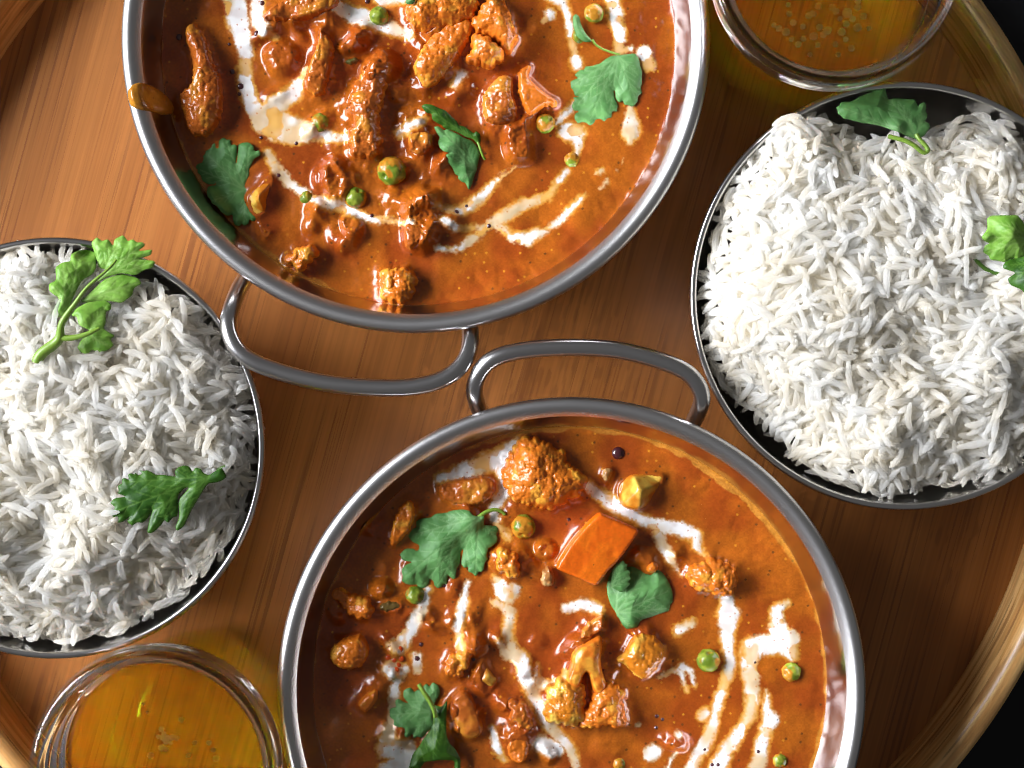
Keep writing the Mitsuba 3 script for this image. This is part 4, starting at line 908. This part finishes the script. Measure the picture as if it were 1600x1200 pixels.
tag(k, 'smooth coriander leaf touching the carrot piece', 'leaf')
k = 'coriander_leaf_008'
blade(k + '__blade', L10([(690, 460), (680, 600), (700, 700), (550, 850), (480, 830), (450, 860), (430, 790), (370, 840), (330, 820), (330, 740), (290, 735), (250, 700), (190, 690), (200, 630), (140, 590), (140, 490), (220, 470), (205, 400), (240, 365), (320, 410), (380, 430), (310, 350), (310, 270), (350, 240), (400, 225), (450, 290), (490, 250), (520, 260),
                          (600, 170), (640, 220), (680, 150), (760, 200), (780, 290), (720, 400)]), Z2, 0.0012, L10([(680, 520)])[0], L10([(160, 560), (340, 270), (500, 280), (430, 800), (680, 190), (220, 420)]), 'mat_leaf', (0.03, 0.0), 0.001, 0.0012, 17)
blade(k + '__blade_001', L10([(690, 460), (700, 420), (800, 440), (870, 350), (865, 480), (855, 760), (900, 880), (970, 960), (1040, 1100), (1030, 1250), (960, 1250), (960, 1110), (800, 1090), (600, 1130), (520, 1230), (380, 1230), (430, 1050), (540, 900), (560, 850), (690, 680)]), Z2, 0.0036, L10([(700, 450)])[0], L10([(450, 1180), (700, 1080), (860, 400), (980, 1050)]),
      'mat_leaf_dark', (0.05, 0), 0.0012, 0.0012, 18)
stem(k + '__stem', L10([(515, 150), (600, 290), (690, 440), (720, 560)]), [.0415, .042, .042, .0415], .0006)
tag(k, 'upright coriander leaf at the bottom left of the lower curry', 'leaf')
k = 'coriander_fragment'
blade(k, B5([(925, 20), (945, -15), (985, -25), (1005, 5), (985, 30), (950, 35)]), lambda p: np.full(len(p), .0445), 0.001, B5([(960, 5)])[0], B5([(990, 0)]), 'mat_leaf', (0, 0), 0.0004, 0.0004, 19, zref=0.045)
tag(k, 'tiny coriander scrap on the largest cauliflower piece', 'leaf')

# ------------------------------------------------------------------ glasses and their drink
scene['amber_medium'] = {'type': 'homogeneous', 'albedo': {'type': 'rgb', 'value': [0.998, 0.60, 0.02]}, 'sigma_t': {'type': 'rgb', 'value': [0.52, 0.26, 1.0]}, 'scale': 90.0}
scene['mat_glass'] = {'type': 'dielectric', 'int_ior': 1.48, 'ext_ior': 1.0}
scene['mat_drink'] = {'type': 'dielectric', 'int_ior': 1.38, 'ext_ior': 1.0}
scene['mat_air_bubble'] = {'type': 'dielectric', 'int_ior': 1.0, 'ext_ior': 1.38}
AMBER = {'type': 'ref', 'id': 'amber_medium'}
LEVEL = 0.057


def glass(key, drink, c, bub, seed):
    outer = curve([(0.0205, 0.0006), (0.0232, 0.0024), (0.0247, 0.0080), (0.0255, 0.022), (0.0264, 0.042), (0.0271, LEVEL)], 44)
    bead = curve([(0.0271, LEVEL), (0.0275, 0.0605), (0.0287, 0.0618), (0.0287, 0.0632), (0.0281, 0.0642), (0.0290, 0.0655), (0.0300, 0.0675), (0.0302, 0.0710), (0.0300, 0.0738), (0.0291, 0.0752), (0.0276, 0.0755), (0.0264, 0.0746), (0.0258, 0.0725), (0.0254, 0.066), (0.0249, 0.0605), (0.0244, LEVEL)], 76)
    add(key + '__lip', lathe(bead, 150, False, c), 'mat_glass', 70)
    add(key + '__wall', lathe(np.vstack([[(0, 0.0034), (0.0140, 0.0032), (0.0160, 0.0027), (0.0172, 0.0014), (0.0182, 0.0007)], outer]), 150, False, c), 'mat_drink', 70, interior=AMBER)
    sr = np.concatenate([np.linspace(0, 0.0228, 10), [0.0234, 0.0239, 0.0242, 0.0244]])
    sz = LEVEL - 0.0007 * (1 - np.exp(-(0.0244 - sr) / 0.0008))
    add(drink + '__surface', lathe(np.stack([sr, sz], 1)[::-1], 150, False, c), 'mat_drink', True, interior=AMBER)
    r = np.random.default_rng(seed)
    ms = []
    for x, y, s in bub:
        m = trimesh.creation.icosphere(3, 1.25 * s / 6100)
        w = W((x, y), LEVEL - 0.002)
        m.apply_translation((w[0], w[1], LEVEL - 0.0008 - 1.25 * s / 6100 - 0.0002))
        if np.hypot(*(w - c)) < 0.0228:
            ms.append(m)
    add(drink + '__bubbles', trimesh.util.concatenate(ms), 'mat_air_bubble', True, exterior=AMBER)
    labels[drink + '__bubbles'] = {'kind': 'stuff'}


G1, G2 = W((1308, -60), 0.0745), W((240, 1207), 0.0745)
r_ = np.random.default_rng(5)
bub1 = [(1233, 22, 3.5), (1263, 25, 4), (1270, 22, 4), (1239, 36, 4), (1254, 42, 3.4), (1300, 12, 4), (1324, 20, 6), (1340, 12, 4), (1349, 26, 4), (1280, 43, 4), (1293, 48, 5), (1228, 50, 5), (1271, 57, 5), (1255, 61, 3.4), (1217, 45, 4), (1247, 70, 4), (1277, 71, 3.4), (1321, 62, 3.4), (1305, 70, 3.4), (1330, 76, 4), (1286, 55, 4), (1315, 50, 5), (1322, 38, 4),
        (1340, 43, 5), (1357, 45, 3), (1312, 30, 3), (1306, 18, 4), (1332, 30, 4), (1209, 40, 3), (1236, 62, 3), (1309, 86, 3), (1265, 86, 3), (1278, 10, 4), (1231, 8, 3), (1340, 2, 4)]
bub2 = [(284, 1124, 3.4), (253, 1139, 3.4), (257, 1146, 3), (255, 1152, 4), (262, 1153, 4), (270, 1152, 4), (277, 1153, 3), (260, 1158, 4), (253, 1168, 4), (260, 1170, 3), (236, 1180, 4), (305, 1160, 3), (327, 1160, 3), (338, 1185, 4), (295, 1180, 3), (334, 1171, 3), (267, 1160, 2.5), (248, 1150, 2.5), (225, 1100, 2), (232, 1112, 2)]
glass('drinking_glass', 'amber_drink', G1, bub1, 1)
tag('drinking_glass', 'clear thick rimmed glass at the top right behind the right rice bowl', 'glass')
tag('amber_drink', 'amber drink full of bubbles in the top right glass', 'drink')
glass('drinking_glass_001', 'amber_drink_001', G2, bub2, 2)
tag('drinking_glass_001', 'clear thick rimmed glass at the bottom left below the left rice bowl', 'glass')
tag('amber_drink_001', 'amber drink with few bubbles in the bottom left glass', 'drink')
